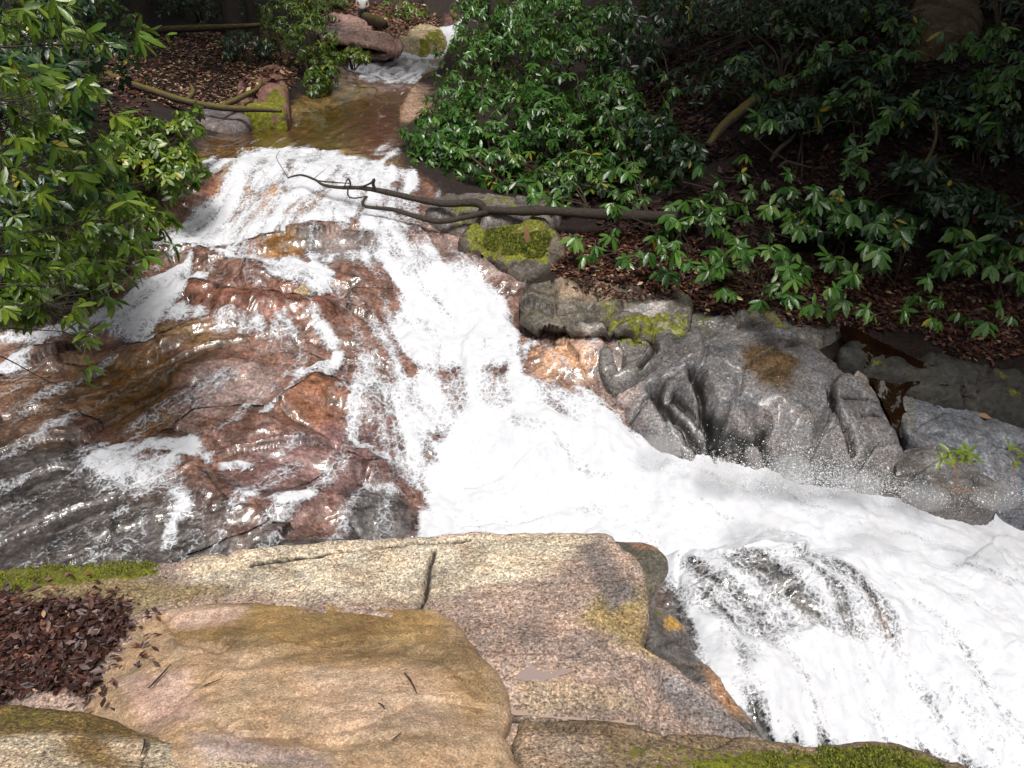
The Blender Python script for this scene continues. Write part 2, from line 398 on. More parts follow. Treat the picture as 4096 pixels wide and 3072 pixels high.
# ------------------------------------------------------------------ flow field and streak noise (line integral convolution)
FLOW = [((400,70),(380,100)),((380,100),(335,150)),((320,150),(290,178)),((250,158),(225,200)),((390,165),(380,205)),((300,185),(262,230)),
 ((200,215),(160,240)),((330,235),(320,265)),((270,262),(330,290)),((180,270),(105,325)),((60,330),(-20,340)),((390,240),(440,300)),((450,290),(490,350)),
 ((500,340),(480,400)),((450,380),(480,430)),((520,420),(620,470)),((430,450),(470,510)),((620,470),(750,510)),((800,520),(950,590)),((900,600),(980,720)),
 ((700,560),(760,600)),((750,620),(790,720)),((330,360),(265,415)),((300,300),(340,335)),((200,350),(100,400)),((200,400),(60,480)),((150,480),(20,550)),
 ((300,430),(220,475)),((350,480),(290,530)),((185,495),(175,545)),((90,400),(0,440)),((455,25),(420,50)),((860,560),(1000,600))]
fp, fv = [], []
for a, b in FLOW:
    A, B = GX(*a), GX(*b); fp.append((A + B) / 2); fv.append((B - A) / np.linalg.norm(B - A))
fp = np.array(fp); fv = np.array(fv)
iy0 = int(np.searchsorted(ys, 3.5)); iy1 = int(np.searchsorted(ys, 36)); ix0 = int(np.searchsorted(xs, -9)); ix1 = int(np.searchsorted(xs, 9.5))
SL = np.s_[iy0:iy1, ix0:ix1]
X, Yg = GXX[SL], GYY[SL]; xg, yg = xs[ix0:ix1], ys[iy0:iy1]
vx = np.zeros(X.shape); vy = np.zeros(X.shape); ws = np.zeros(X.shape)
for p, v in zip(fp, fv):
    w = 1 / (((X - p[0]) ** 2 + (Yg - p[1]) ** 2) + .08) ** 1.6
    vx += w * v[0]; vy += w * v[1]
n = np.hypot(vx, vy) + 1e-9; vx /= n; vy /= n
turb = .55 * fbm(X * 1.6 + 9, Yg * 1.6, 2)          # eddies
c_, s_ = np.cos(turb), np.sin(turb); vx, vy = vx * c_ - vy * s_, vx * s_ + vy * c_
def lic(noise, step, n):
    acc = noise.copy()
    for sg in (1, -1):
        px_, py_ = X.copy(), Yg.copy()
        for k in range(n):
            i = np.clip(np.rint(np.interp(px_, xg, np.arange(len(xg)))).astype(int), 0, len(xg) - 1)
            j = np.clip(np.rint(np.interp(py_, yg, np.arange(len(yg)))).astype(int), 0, len(yg) - 1)
            px_ += sg * step * vx[j, i]; py_ += sg * step * vy[j, i]
            i = np.clip(np.rint(np.interp(px_, xg, np.arange(len(xg)))).astype(int), 0, len(xg) - 1)
            j = np.clip(np.rint(np.interp(py_, yg, np.arange(len(yg)))).astype(int), 0, len(yg) - 1)
            acc += noise[j, i]
    acc -= acc.mean(); return acc / acc.std()
nz = rng.normal(size=X.shape) * .5 + 1.2 * fbm(X * 14, Yg * 14, 3)
L1 = lic(nz, .022, 9)
nz2 = fbm(X * 4.5 + 3, Yg * 4.5, 4)
L2 = lic(nz2, .05, 9)
# ------------------------------------------------------------------ white water
FOAM = [  # polygon, strength, feather
 ([(195,163),(230,158),(265,150),(297,149),(335,152),(372,162),(415,178),(420,190),(380,203),(356,232),(322,236),(278,240),(222,250),(176,259),(148,252),(138,246),(195,222),(218,200),(222,180)], 1.0, .22),
 ([(137,221),(160,228),(182,228),(150,222)], 1.0, .06),
 ([(365,178),(405,180),(420,230),(470,270),(440,300),(400,290),(370,250),(350,225)], .86, .2),
 ([(400,285),(430,270),(462,268),(492,287),(515,315),(532,348),(522,372),(463,382),(408,364),(392,330),(400,305)], 1.25, .16),
 ([(199,258),(258,258),(324,269),(338,278),(320,298),(278,282),(250,270)], 1.0, .07),
 ([(194,260),(152,278),(115,306),(88,325),(152,352),(162,326),(186,298),(202,280)], 1.0, .10),
 ([(-80,334),(0,334),(46,330),(88,322),(90,336),(46,343),(0,344),(-80,346)], 1.0, .06),
 ([(-60,372),(0,366),(38,356),(40,364),(0,376),(-60,384)], .9, .05),
 ([(338,352),(352,346),(330,380),(306,384),(290,404),(268,424),(250,424),(282,398),(300,374)], .95, .05),
 ([(350,330),(410,300),(420,420),(410,500),(365,450),(340,400)], .58, .3),
 ([(370,380),(470,370),(560,385),(640,420),(600,440),(500,425),(430,440),(420,500),(385,470),(390,420)], .98, .16),
 ([(463,403),(510,405),(580,412),(648,435),(708,453),(722,467),(856,474),(926,482),(995,492),(1024,486),(1120,500),(1200,800),(1000,800),(950,764),(800,752),(754,740),(722,690),(700,640),(676,598),(656,578),(645,615),(415,590),(418,535),(421,500),(431,463),(444,430)], 1.36, .15),
 ([(88,454),(111,444),(152,440),(185,444),(218,458),(268,470),(222,470),(176,456),(143,463),(134,481),(116,488),(92,476)], .98, .06),
 ([(60,440),(130,440),(190,470),(190,510),(100,500)], .55, .15),
 ([(157,490),(190,498),(188,520),(176,546),(160,556),(166,525),(180,505)], .9, .05),
 ([(250,505),(296,499),(330,505),(300,511),(255,512)], .8, .05),
 ([(352,440),(366,442),(392,456),(414,474),(405,480),(384,466),(360,452)], .9, .05),
 ([(345,480),(360,490),(400,492),(415,510),(405,500),(360,500)], .6, .07),
 ([(150,318),(180,300),(220,310),(330,330),(370,345),(340,350),(240,335)], .6, .14),
 ([(180,236),(240,250),(300,232),(380,236),(400,262),(340,270),(250,262)], .75, .15),
 ([(395,46),(430,30),(462,20),(462,45),(440,58),(400,60)], 1.3, .4),
 ([(340,62),(400,58),(440,64),(420,84),(360,80)], .78, .5),
 ([(360,150),(395,140),(412,170),(380,168)], .42, .3)]
HOLES = [([(676,574),(720,569),(790,569),(836,574),(880,612),(897,640),(884,668),(850,650),(820,640),(770,655),(735,640),(695,612)], .74, .14),
 ([(690,600),(760,640),(800,720),(790,740),(730,690)], .12, .12), ([(930,690),(1030,680),(1080,780),(980,790),(890,720)], .22, .25),([(790,660),(880,680),(930,740),(860,740),(800,700)], .1, .2),([(172,178),(200,176),(215,190),(190,215),(165,216)], .4, .14), ([(245,192),(290,190),(300,205),(250,208)], .35, .10),
 ([(228,212),(322,208),(325,222),(235,226)], .25, .10), ([(255,246),(300,240),(372,234),(380,250),(310,258),(258,260)], .6, .08),
 ([(190,286),(240,288),(330,300),(328,312),(240,312),(195,300)], .8, .07), ([(120,320),(160,322),(190,330),(150,346)], .4, .1)]
F = .24 * (1 - sstep(10.8, 12, Yg)) * sstep(-.1, .5, perlin(X * .6 + 4, Yg * .6) + .35)
wrp = .10 * fbm(X * 3.1, Yg * 3.1, 3) + .025 * L2
for pts, st, fe in FOAM:
    d = poly_sd(gpoly(pts), X, Yg) + wrp * min(1, fe / .1)
    F = np.maximum(F, st * sstep(-fe, fe, d))
for pts, st, fe in HOLES:
    d = poly_sd(gpoly(pts), X, Yg) + wrp
    F = F - st * sstep(-fe, fe, d)
F = np.clip(F, 0, 1.6)
fb1 = fbm(X * 7, Yg * 7, 5, .62)
foam = np.where(F > .5, (F - .5) * 1.7, (F - .5) * 2.4) + .36 * L2 + .2 * L1 * np.clip(1.3 - Yg / 16, .2, 1) + .5 * fb1
fm = sstep(-.2, .5, foam)
dWs = dW[SL]; Zb = ZB[SL]
surf = Z0[SL] + .07 * lump[SL] + .02
big = np.clip(F, 0, 1) ** 1.5
churn = .10 * fbm(X * 1.7 + 2, Yg * 1.7, 3) + .03 * np.abs(fbm(X * 4.2, Yg * 4.2, 3)) + .006 * L2 + .002 * L1
torr = sstep(-.2, .5, poly_sd(gpoly(FOAM[11][0]), X, Yg)); torr2 = sstep(-.2, .3, poly_sd(gpoly(FOAM[3][0]), X, Yg))
thick = .018 + .006 * L2 + .0022 * L1
wz = np.maximum(Zb + thick, surf - .35) * (1 - big) + big * (np.maximum(surf, Zb - .02) + .03 + churn + .11 * torr + .04 * torr2)
wz = np.maximum(wz, Zb + .006)
POOL = P(360, 130, 14.9)[2]
pool_s = sstep(11.6, 12.8, Yg) * (1 - sstep(23, 26, Yg))
rip = .007 * fbm(X * 4.5, Yg * 9, 4) + .004 * L2
wz = wz * (1 - pool_s) + np.maximum(POOL + rip + .05 * big * churn / .08, Zb - .3) * pool_s
wz = np.where(dWs < .0, wz - .5 * np.clip(-dWs, 0, .3) * 0 , wz)
wz = np.maximum(wz, Zb + .006)
deep = np.clip((wz - Zb) * pool_s * 5, 0, 1)
widx = np.arange(X.size).reshape(X.shape)
wq = np.stack([widx[:-1, :-1], widx[:-1, 1:], widx[1:, 1:], widx[1:, :-1]], -1).reshape(-1, 4)
keep = (dWs.ravel() > -.06) & (wz.ravel() > Zb.ravel() + .001)
wq = wq[keep[wq].all(1)]
t = NT("stream water"); pos = t.pos()
fo = t.attr('foam').outputs['Fac']; dp = t.attr('deep').outputs['Fac']
na = t.noise(30, 5, .7, pos).outputs[0]; nb = t.noise(75, 3, .7, pos).outputs[0]; nc = t.noise(9, 5, .6, pos).outputs[0]
dn = t.noise(6, 3, .6, pos).outputs[1]
dpos = t('VectorMath', {0: pos, 1: t('VectorMath', {0: dn, 'Scale': .16}, operation='SCALE').outputs[0]}, operation='ADD').outputs[0]
v1 = t('TexVoronoi', {'Scale': 11.0, 'Vector': dpos}, feature='DISTANCE_TO_EDGE').outputs[0]
v2 = t('TexVoronoi', {'Scale': 27.0, 'Vector': dpos}, feature='DISTANCE_TO_EDGE').outputs[0]
lace = t.math('ADD', t.mr(v1, 0, .16, .42, -.1), t.mr(v2, 0, .2, .32, -.12))
fv_ = t.math('ADD', t.math('ADD', fo, lace), t.math('ADD', t.math('MULTIPLY', t.math('SUBTRACT', na, .5), 1.5), t.math('MULTIPLY', t.math('SUBTRACT', nb, .5), .8)))
fac = t.mr(fv_, -.22, .95)
bmp = t('Bump', {'Strength': .12, 'Distance': .02, 'Height': t.math('ADD', nc, t.math('MULTIPLY', na, .5))})
bw = t('Bump', {'Strength': .15, 'Distance': .02, 'Height': t.math('ADD', nc, t.math('MULTIPLY', na, .3))})
wcol = t.mix(t.mr(nc, .35, .7), (.54, .56, .605, 1), (.645, .65, .68, 1))
fd = t('BsdfPrincipled', {'Base Color': wcol, 'Roughness': .65, 'Normal': bmp.outputs[0], 'Specular IOR Level': .2})
tr = t('BsdfTransparent', {'Color': t.mix(dp, (.97, .96, .94, 1), (.62, .47, .22, 1))})
gl = t('BsdfGlossy', {'Color': (1, 1, 1, 1), 'Roughness': .08, 'Normal': bw.outputs[0]})
fr = t('Fresnel', {'IOR': 1.33, 'Normal': bw.outputs[0]})
clear = t('MixShader', {0: t.math('MULTIPLY', fr.outputs[0], 1.5), 1: tr.outputs[0], 2: gl.outputs[0]})
M_water = t.fin(t('MixShader', {0: fac, 1: clear.outputs[0], 2: fd.outputs[0]}).outputs[0])
wv = np.stack([X, Yg, wz], -1).reshape(-1, 3)
tag(submesh('water', wv, wq, M_water, {'foam': foam.ravel(), 'deep': deep.ravel()}), kind='structure')
# ------------------------------------------------------------------ rocks
M_gran = rock_material("pitted granite", speckle=.95, spk_scale=62., big=3., rough=.72, bump=.75, bscale=24., fine=48.)
M_brown = rock_material("stained granite", speckle=.6, spk_scale=85., big=2.6, rough=.46, bump=.45, bscale=18., fine=60.)
M_grey = rock_material("grey river rock", speckle=.7, spk_scale=36., big=2.8, rough=.48, bump=.6, bscale=11., fine=28., wet=.1, con=1.5)
M_dark = rock_material("dark wet ledge rock", speckle=.85, spk_scale=38., big=2.4, rough=.38, bump=.38, bscale=15., fine=34., wet=.3, con=1.2)
M_wetr = rock_material("wet boulder", speckle=.7, spk_scale=50., big=3., rough=.35, bump=.7, bscale=12., fine=34., wet=.3)
M_far = rock_material("bank rock", speckle=.6, spk_scale=14., big=1.2, rough=.7, bump=.8, bscale=5., fine=12.)
ROCKF = {}
def rock(name, label, cat, outline, inner, mat, tint, res=.02, rnd=.12, drop=.6, under=.05, amp=.02, scale=2., zones=(), moss=(), cracks=(), grooves=(), edge=.03, band=None, group=None, dirs=None, seed=0, fac=None):
    """A boulder: outline and inner points are (px, py, forward distance) of its upper surface."""
    pts = [P(*q) for q in outline] + [P(*q) for q in inner]
    top = fit_tps(pts, .004); ROCKF[name if name not in ROCKF else name + str(seed)] = top
    ol = catmull(np.array([P(*q) for q in outline])[:, :2], 5, True)
    band = band or 10 * res
    x0, y0 = ol.min(0) - band - .06; x1, y1 = ol.max(0) + band + .06
    gx, gy = np.meshgrid(np.arange(x0, x1, res), np.arange(y0, y1, res))
    o = seed * 13.7
    d = poly_sd(ol, gx, gy) + edge * fbm(gx * 3.3 + o, gy * 3.3, 4)
    if dirs is None: ux, uy = gx, gy
    else:
        a = R(dirs); ux = gx * math.cos(a) - gy * math.sin(a); uy = 2.6 * (gx * math.sin(a) + gy * math.cos(a))
    z = top(gx, gy)
    dd = np.clip(d, 0, rnd); z = z - rnd * .8 * (1 - np.sqrt(np.clip(1 - ((rnd - dd) / rnd) ** 2, 0, 1)))
    z = z + amp * fbm(ux * scale + o, uy * scale, 5, .52) + amp * .6 * fbm(ux * scale * .7 - o, uy * scale * .7, 3, .5, True)
    fed = None
    if fac:
        fx = fbm(gx * 1.1 + o, gy * 1.1, 2) * .35
        a_ = R(dirs or 0); fu = gx * math.cos(a_) - gy * math.sin(a_); fv2 = gx * math.sin(a_) + gy * math.cos(a_)
        h1, e1 = facet((fu + fx) * fac[0] + o, (fv2 + fx) * fac[0] * 1.7); h2, e2 = facet((fu + fx * .5) * fac[0] * 2.7 - o, (fv2 - fx * .5) * fac[0] * 4.)
        z = z + fac[1] * (h1 + .34 * h2) - fac[1] * .5 * (1 - sstep(0, .12, e1)); fed = .85 * (1 - sstep(.012, .07, e1)) * sstep(-.15, .25, fbm(gx * 1.5 - o, gy * 1.5, 2))
    q = lambda pl: np.array([hit(top, *p[:2], y0=1.2, y1=40)[:2] for p in pl])
    wz_ = .03 * fbm(gx * 5 + o, gy * 5, 3)
    ck = np.zeros(gx.shape)
    for pl, w, dep, dark in [(c[0], c[1], c[2], 1) for c in cracks] + [(g[0], g[1], g[2], 0) for g in grooves]:
        ld = line_d(q(pl), gx + wz_, gy + wz_)
        z = z - dep * np.clip(1.15 * (1 - ld / w), 0, 1)
        if dark: ck = np.maximum(ck, .95 * (1 - sstep(.25 * w, .7 * w, ld)))
    if fed is not None: ck = np.maximum(ck, fed * (fac[2] if len(fac) > 2 else 1))
    wr = fbm(gx * 4 + o, gy * 4, 4)
    col = np.empty(gx.shape + (3,)); col[:] = tint
    for pl, c, fe in zones:
        m = sstep(-fe, fe, poly_sd(q(pl), gx, gy) + wr * fe * 1.2)[..., None]; col = col * (1 - m) + np.array(c) * m
    ms = np.zeros(gx.shape)
    for pl, st, fe in moss:
        ms = np.maximum(ms, st * sstep(-fe, fe, poly_sd(q(pl), gx, gy) + wr * fe * 1.2))
    s = np.clip(-d / band, 0, 1)
    gyv, gxv = np.gradient(poly_sd(ol, gx, gy), res)
    nn = np.hypot(gxv, gyv) + 1e-6; gxv /= nn; gyv /= nn
    push = np.where(d < 0, -d * .85 + under * np.sin(np.clip(s * 1.3, 0, 1) * np.pi / 2), 0) + np.where(d < 0, .05 * s * fbm(gx * 5, gy * 5 + 8 * s, 3), 0)
    vx_ = gx + gxv * push; vy_ = gy + gyv * push
    z = z - drop * s ** .9
    ii = np.arange(gx.size).reshape(gx.shape)
    f = np.stack([ii[:-1, :-1], ii[:-1, 1:], ii[1:, 1:], ii[1:, :-1]], -1).reshape(-1, 4)
    ok = (d.ravel() > -band); f = f[ok[f].all(1)]
    v = np.stack([vx_, vy_, z], -1).reshape(-1, 3)
    c0 = np.array([ol[:, 0].mean(), ol[:, 1].mean(), z[d > 0].min() - drop if (d > 0).any() else 0])
    used = np.unique(f); mp = np.full(len(v), -1, np.int64); mp[used] = np.arange(len(used))
    ob = mesh_np(name, (v - c0)[used], mp[f], mat, {'tint': col.reshape(-1, 3)[used], 'moss': ms.ravel()[used], 'crack': ck.ravel()[used]}, loc=c0)
    return tag(ob, label, cat, group)
CREAM = (.64, .55, .43)
TAN, OLIVE = (.40, .28, .18), (.27, .175, .075)
# the pale slab along the edge of the torrent
rock('granite_slab', "pale pitted granite slab with a moss-fringed left end, edging the white torrent", 'rock',
 [(-70,578,4.3),(0,570,4.3),(80,563,4.28),(160,559,4.28),(230,548,4.36),(300,543,4.42),(400,536,4.46),(500,531,4.5),(560,530,4.5),(606,531,4.46),(616,541,4.32),(632,552,4.18),(643,566,4.03),(648,590,3.83),(648,618,3.62),(644,640,3.47),(665,655,3.36),(695,682,3.2),(722,702,3.08),(742,722,2.98),(770,750,2.84),(700,800,2.5),(400,800,2.45),(-60,800,2.55)],
 [(150,585,4.02),(400,575,4.05),(600,575,3.96),(400,600,3.78),(550,610,3.68),(480,640,3.44),(620,640,3.45),(580,680,3.16),(530,700,3.02),(600,722,2.9),(660,700,3.06),(100,615,3.74),(200,700,3.0),(300,640,3.42)],
 M_gran, (.39,.295,.25), res=.0125, rnd=.055, drop=.9, under=.06, amp=.022, scale=3., edge=.045, dirs=4, fac=(.9,.022,.35),
 zones=[([(190,560),(300,543),(420,536),(570,530),(600,540),(560,570),(420,600),(300,600),(190,585)], CREAM, .10),
        ([(600,590),(650,590),(650,650),(620,640),(580,620)], (.33,.25,.12), .08),
        ([(520,670),(600,690),(640,710),(520,720)], (.46,.35,.25), .06),
        ([(0,590),(120,575),(230,590),(120,620),(0,640)], (.26,.2,.11), .08),
        ([(640,660),(700,690),(760,745),(720,740),(660,700)], (.22,.2,.2), .06),
        ([(575,545),(600,540),(640,600),(610,610)], (.2,.17,.16), .05)],
 moss=[([(-70,575),(0,571),(80,563),(150,561),(160,574),(80,586),(0,596),(-70,600)], .75, .06), ([(618,560),(632,562),(642,590),(634,592)], .42, .05)],
 cracks=[([(434,548),(428,568),(426,590),(421,606)], .030, .06), ([(250,562),(320,556),(400,546),(470,540)], .022, .03), ([(510,719),(540,722),(600,725),(640,728)], .03, .04)],
 grooves=[([(160,575),(230,566),(320,560)], .05, .03), ([(650,660),(655,690),(648,720)], .06, .05)])
rock('dark_rock', "small dark wet rock jutting from the slab tip over the torrent", 'rock',
 [(612,540,4.6),(630,540,4.6),(652,542,4.58),(664,549,4.5),(668,560,4.42),(664,575,4.28),(652,596,4.12),(640,590,4.1),(628,570,4.3)],
 [(645,560,4.36)], M_wetr, (.10,.09,.07), res=.012, rnd=.07, drop=.55, under=.14, amp=.015, scale=4, seed=2,
 zones=[([(625,540),(655,541),(662,550),(640,551)], (.25,.15,.10), .03)], moss=[([(630,555),(655,560),(648,585),(635,575)], .36, .05)])
rock('wet_rock', "dark wet rock with orange flecks between the slab and the falling water", 'rock',
 [(640,600,4.0),(662,606,4.05),(684,622,3.98),(700,650,3.75),(735,690,3.45),(768,740,3.12),(778,770,2.95),(735,770,2.9),(690,720,3.12),(650,660,3.5)],
 [(690,670,3.55)], M_wetr, (.11,.10,.095), res=.014, rnd=.10, drop=.8, under=.1, amp=.03, scale=4, fac=(2.2,.05), seed=3,
 zones=[([(664,622),(690,620),(690,630),(666,632)], (.42,.24,.06), .03), ([(700,660),(725,670),(750,720),(725,720)], (.33,.19,.11), .05)],
 moss=[([(645,605),(668,608),(664,628),(648,628)], .4, .05)])
# the brown rounded boulder in front
rock('rounded_boulder', "large smooth brown boulder with a rounded lip, lying on the pale slab", 'rock',
 [(80,640,3.62),(140,612,3.76),(200,601,3.79),(260,600,3.79),(340,602,3.77),(425,605,3.72),(446,611,3.66),(462,624,3.53),(478,646,3.33),(496,668,3.15),(508,690,2.99),(512,712,2.85),(504,728,2.7),(514,748,2.58),(528,775,2.42),(532,815,2.2),(400,850,1.95),(200,850,1.95),(80,800,2.4),(50,720,3.0),(45,670,3.4)],
 [(200,650,3.26),(320,640,3.36),(420,650,3.27),(460,700,2.88),(380,700,2.83),(280,700,2.83),(150,700,2.88),(300,760,2.4),(450,770,2.36),(180,760,2.36)],
 M_brown, TAN, res=.0115, rnd=.085, drop=.5, under=.05, amp=.026, scale=1.7, edge=.035, dirs=-8, fac=(.8,.018,.15), seed=4,
 zones=[([(150,600),(430,603),(460,650),(300,655),(170,640)], OLIVE, .09), ([(225,640),(330,650),(470,640),(500,700),(470,720),(440,670),(300,668)], (.28,.19,.10), .07),
        ([(120,680),(190,670),(200,720),(150,730)], (.52,.36,.29), .05), ([(300,675),(420,672),(450,730),(320,735)], (.43,.31,.22), .08),
        ([(160,610),(250,606),(230,625),(170,630)], (.46,.33,.26), .05), ([(190,735),(300,745),(330,768),(200,768)], (.34,.26,.23), .06)],
 grooves=[([(250,662),(300,652),(360,650),(430,640)], .09, .022), ([(200,640),(240,665),(250,690)], .10, .02), ([(165,618),(180,640),(220,650)], .03, .02), ([(280,735),(340,742),(420,735)], .05, .014)])
rock('foreground_rock', "olive-stained granite rock filling the lower left corner below the leaf heap", 'rock',
 [(-60,702,2.84),(0,702,2.84),(60,703,2.83),(105,712,2.76),(140,728,2.64),(190,742,2.52),(250,754,2.42),(300,772,2.3),(330,800,2.1),(200,880,1.7),(-60,880,1.7)],
 [(50,740,2.5),(120,760,2.36),(0,780,2.22),(180,790,2.14)], M_gran, (.55,.45,.33), res=.0115, rnd=.09, drop=.45, amp=.02, scale=2.6, seed=5, dirs=10, fac=(1.2,.02,.3),
 zones=[([(-60,700),(70,700),(140,725),(180,745),(100,738),(0,735),(-60,735)], (.17,.115,.035), .05), ([(60,735),(100,740),(130,768),(80,768)], (.26,.17,.07), .05)],
 moss=[([(0,708),(70,712),(60,728),(0,726)], .38, .05)], cracks=[([(148,745),(146,760),(142,775)], .014, .015)])
rock('mossy_rock', "rock capped with bright yellow-green moss at the bottom right", 'rock',
 [(515,726,2.8),(545,718,2.84),(600,718,2.83),(660,724,2.82),(720,728,2.83),(760,734,2.81),(800,739,2.8),(835,738,2.82),(870,735,2.86),(905,740,2.85),(935,750,2.8),(975,766,2.72),(990,830,2.35),(900,880,2.0),(530,880,1.9)],
 [(700,775,2.5),(860,775,2.58),(600,780,2.42)], M_gran, (.22,.16,.10), res=.012, rnd=.08, drop=.6, under=.1, amp=.022, scale=3, seed=6, dirs=0, fac=(1.3,.03,.4),
 zones=[([(520,735),(600,735),(600,768),(520,768)], (.36,.27,.2), .05)],
 moss=[([(770,756),(830,752),(870,748),(960,768),(990,800),(700,800),(690,762)], 1.0, .04), ([(600,742),(700,742),(770,752),(780,790),(640,790),(620,760)], .42, .06)])
# right bank boulders
rock('flat_topped_boulder', "flat-topped mossy grey boulder undercut above the upper plunge", 'rock',
 [(520,312,8.619),(522,298,8.816),(532,286,9.062),(556,279,9.210),(600,281,9.210),(650,287,9.111),(690,298,8.865),(690,322,8.422),(660,330,8.294),(632,333,8.235),(612,335,8.195),(590,333,8.215),(562,327,8.313),(538,322,8.422)],
 [(600,305,8.717),(560,305,8.668),(650,310,8.619)], M_grey, (.115,.10,.08), res=.02, rnd=.10, drop=.5, under=.42, amp=.07, scale=2.6, seed=7, dirs=8, fac=(1.4,.13),
 zones=[([(560,280),(620,282),(610,296),(560,292)], (.38,.28,.19), .15), ([(625,303),(665,300),(668,312),(625,315)], (.34,.32,.31), .08), ([(580,320),(612,318),(612,333),(585,332)], (.36,.33,.31), .06)],
 moss=[([(606,320),(660,308),(690,312),(690,330),(610,332)], .62, .10), ([(600,300),(618,297),(616,330),(604,330)], .55, .07), ([(535,300),(560,312),(560,326),(540,320)], .36, .1), ([(540,280),(600,280),(560,290)], .32, .1)],
 cracks=[([(575,318),(600,314),(607,322),(609,336)], .05, .10)])
rock('ribbed_boulder', "big grey boulder ribbed with deep dark clefts beside the torrent", 'rock',
 [(606,402,7.72),(612,388,7.95),(632,368,8.2),(640,350,8.4),(664,338,8.55),(700,328,8.62),(740,322,8.68),(790,322,8.66),(826,332,8.5),(846,348,8.3),(862,372,8.0),(880,404,7.62),(898,436,7.25),(906,462,6.98),(880,480,6.78),(800,488,6.74),(740,478,6.86),(690,462,6.98),(650,436,7.24),(622,416,7.5)],
 [(740,350,8.05),(690,380,7.68),(760,390,7.42),(820,390,7.45),(720,430,7.12),(800,440,6.98),(850,430,7.1),(660,400,7.55),(780,345,8.1)],
 M_dark, (.17,.165,.172), res=.0165, rnd=.16, drop=.7, under=.1, amp=.022, scale=1.8, seed=8, dirs=-38, fac=(.8,.13),
 zones=[([(740,346),(770,344),(798,356),(795,375),(785,395),(765,385),(745,365)], (.085,.055,.027), .10), ([(650,438),(760,470),(900,480),(900,500),(700,480)], (.16,.16,.165), .12),
        ([(608,385),(640,375),(640,400),(612,410)], (.30,.24,.23), .1), ([(835,340),(865,370),(880,405),(850,380)], (.30,.25,.21), .1)],
 moss=[([(700,322),(750,318),(760,328),(710,334)], .42, .1), ([(640,345),(662,336),(668,350),(646,362)], .5, .08)],
 cracks=[([(693,366),(699,380),(704,400),(715,414),(742,420),(764,421)], 0.101, 0.208), ([(704,402),(711,420),(740,446),(746,462)], 0.081, 0.169), ([(712,414),(722,424),(745,428),(742,450)], 0.054, 0.091),
         ([(655,390),(668,408),(690,432),(706,452)], 0.115, 0.195), ([(672,392),(690,408),(712,432),(730,458)], 0.081, 0.156), ([(830,385),(836,410),(846,430),(852,450)], 0.068, 0.130), ([(612,400),(620,420),(640,432)], 0.068, 0.104),
         ([(846,360),(852,382),(866,388),(880,390)], 0.047, 0.078), ([(842,400),(862,402),(880,408)], 0.041, 0.065), ([(862,416),(880,420),(893,428)], 0.041, 0.065)],
 grooves=[([(780,410),(776,440),(770,470)], .12, .04)])
rock('mossy_ledge', "moss-streaked rock ledge joining the flat-topped and the ribbed boulder", 'rock',
 [(598,345,8.22),(606,330,8.45),(640,318,8.66),(690,312,8.75),(740,314,8.72),(762,324,8.58),(740,338,8.35),(700,350,8.15),(664,362,7.98),(636,376,7.8),(612,384,7.75),(600,366,7.95)], [(660,335,8.38),(700,328,8.5)],
 M_dark, (.125,.12,.115), res=.018, rnd=.10, drop=.5, under=.05, amp=.06, scale=2.4, seed=23, dirs=-30, edge=.015, fac=(1.2,.045), moss=[([(606,322),(640,316),(668,318),(650,345),(618,352)], .55, .1), ([(690,312),(730,316),(700,332)], .45, .1)],
 cracks=[([(608,336),(618,350),(622,366)], .06, .14), ([(650,330),(655,350),(640,366)], .05, .10)])
rock('grey_slab', "smooth bluish-grey slab sloping to the right edge with a leaf on it", 'rock',
 [(893,398,7.78),(900,390,7.88),(912,389,7.9),(940,398,7.8),(980,410,7.68),(1024,420,7.6),(1100,436,7.45),(1120,520,6.5),(1040,500,6.62),(1000,486,6.75),(960,462,6.98),(925,446,7.15),(908,432,7.3),(898,414,7.55)],
 [(940,425,7.4),(1000,450,7.12)], M_grey, (.155,.165,.19), res=.018, rnd=.09, drop=.6, under=.05, amp=.03, scale=2, seed=9, dirs=-25, fac=(1.0,.035),
 zones=[([(900,395),(915,400),(915,430),(902,425)], (.13,.13,.12), .06)], cracks=[([(925,400),(942,410),(952,418)], .022, .03)], grooves=[([(915,430),(960,440),(1000,455)], .06, .03), ([(930,418),(980,430),(1020,448)], .05, .02)])
rock('low_boulder', "dark rounded boulder with a seedling on it, lapped by the torrent", 'rock',
 [(872,470,6.92),(886,458,7.06),(904,446,7.16),(930,440,7.2),(950,439,7.2),(968,446,7.1),(978,460,6.94),(1000,474,6.76),(1010,482,6.66),(990,488,6.56),(940,484,6.62),(890,478,6.76)],
 [(930,462,6.9),(960,475,6.76)], M_wetr, (.17,.16,.155), res=.016, rnd=.14, drop=.5, under=.05, amp=.035, scale=2.4, seed=10, dirs=-20, fac=(1.8,.06), cracks=[([(968,478),(984,480),(998,486)], .03, .04)],
 zones=[([(925,460),(940,458),(945,470),(928,474)], (.3,.3,.3), .05)])
rock('mossy_boulder', "olive mossy boulder under the fork of the fallen branch", 'rock',
 [(458,238,9.95),(470,228,10.181),(500,222,10.325),(540,221,10.345),(562,230,10.133),(566,246,9.795),(552,262,9.505),(530,270,9.360),(508,264,9.457),(480,248,9.746)],
 [(515,243,9.843)], M_grey, (.11,.09,.07), res=.025, rnd=.14, drop=.3, amp=.06, scale=1.8, fac=(1.4,.10), seed=11, moss=[([(462,228),(540,220),(556,236),(545,260),(500,258),(475,245)], .85, .2)])
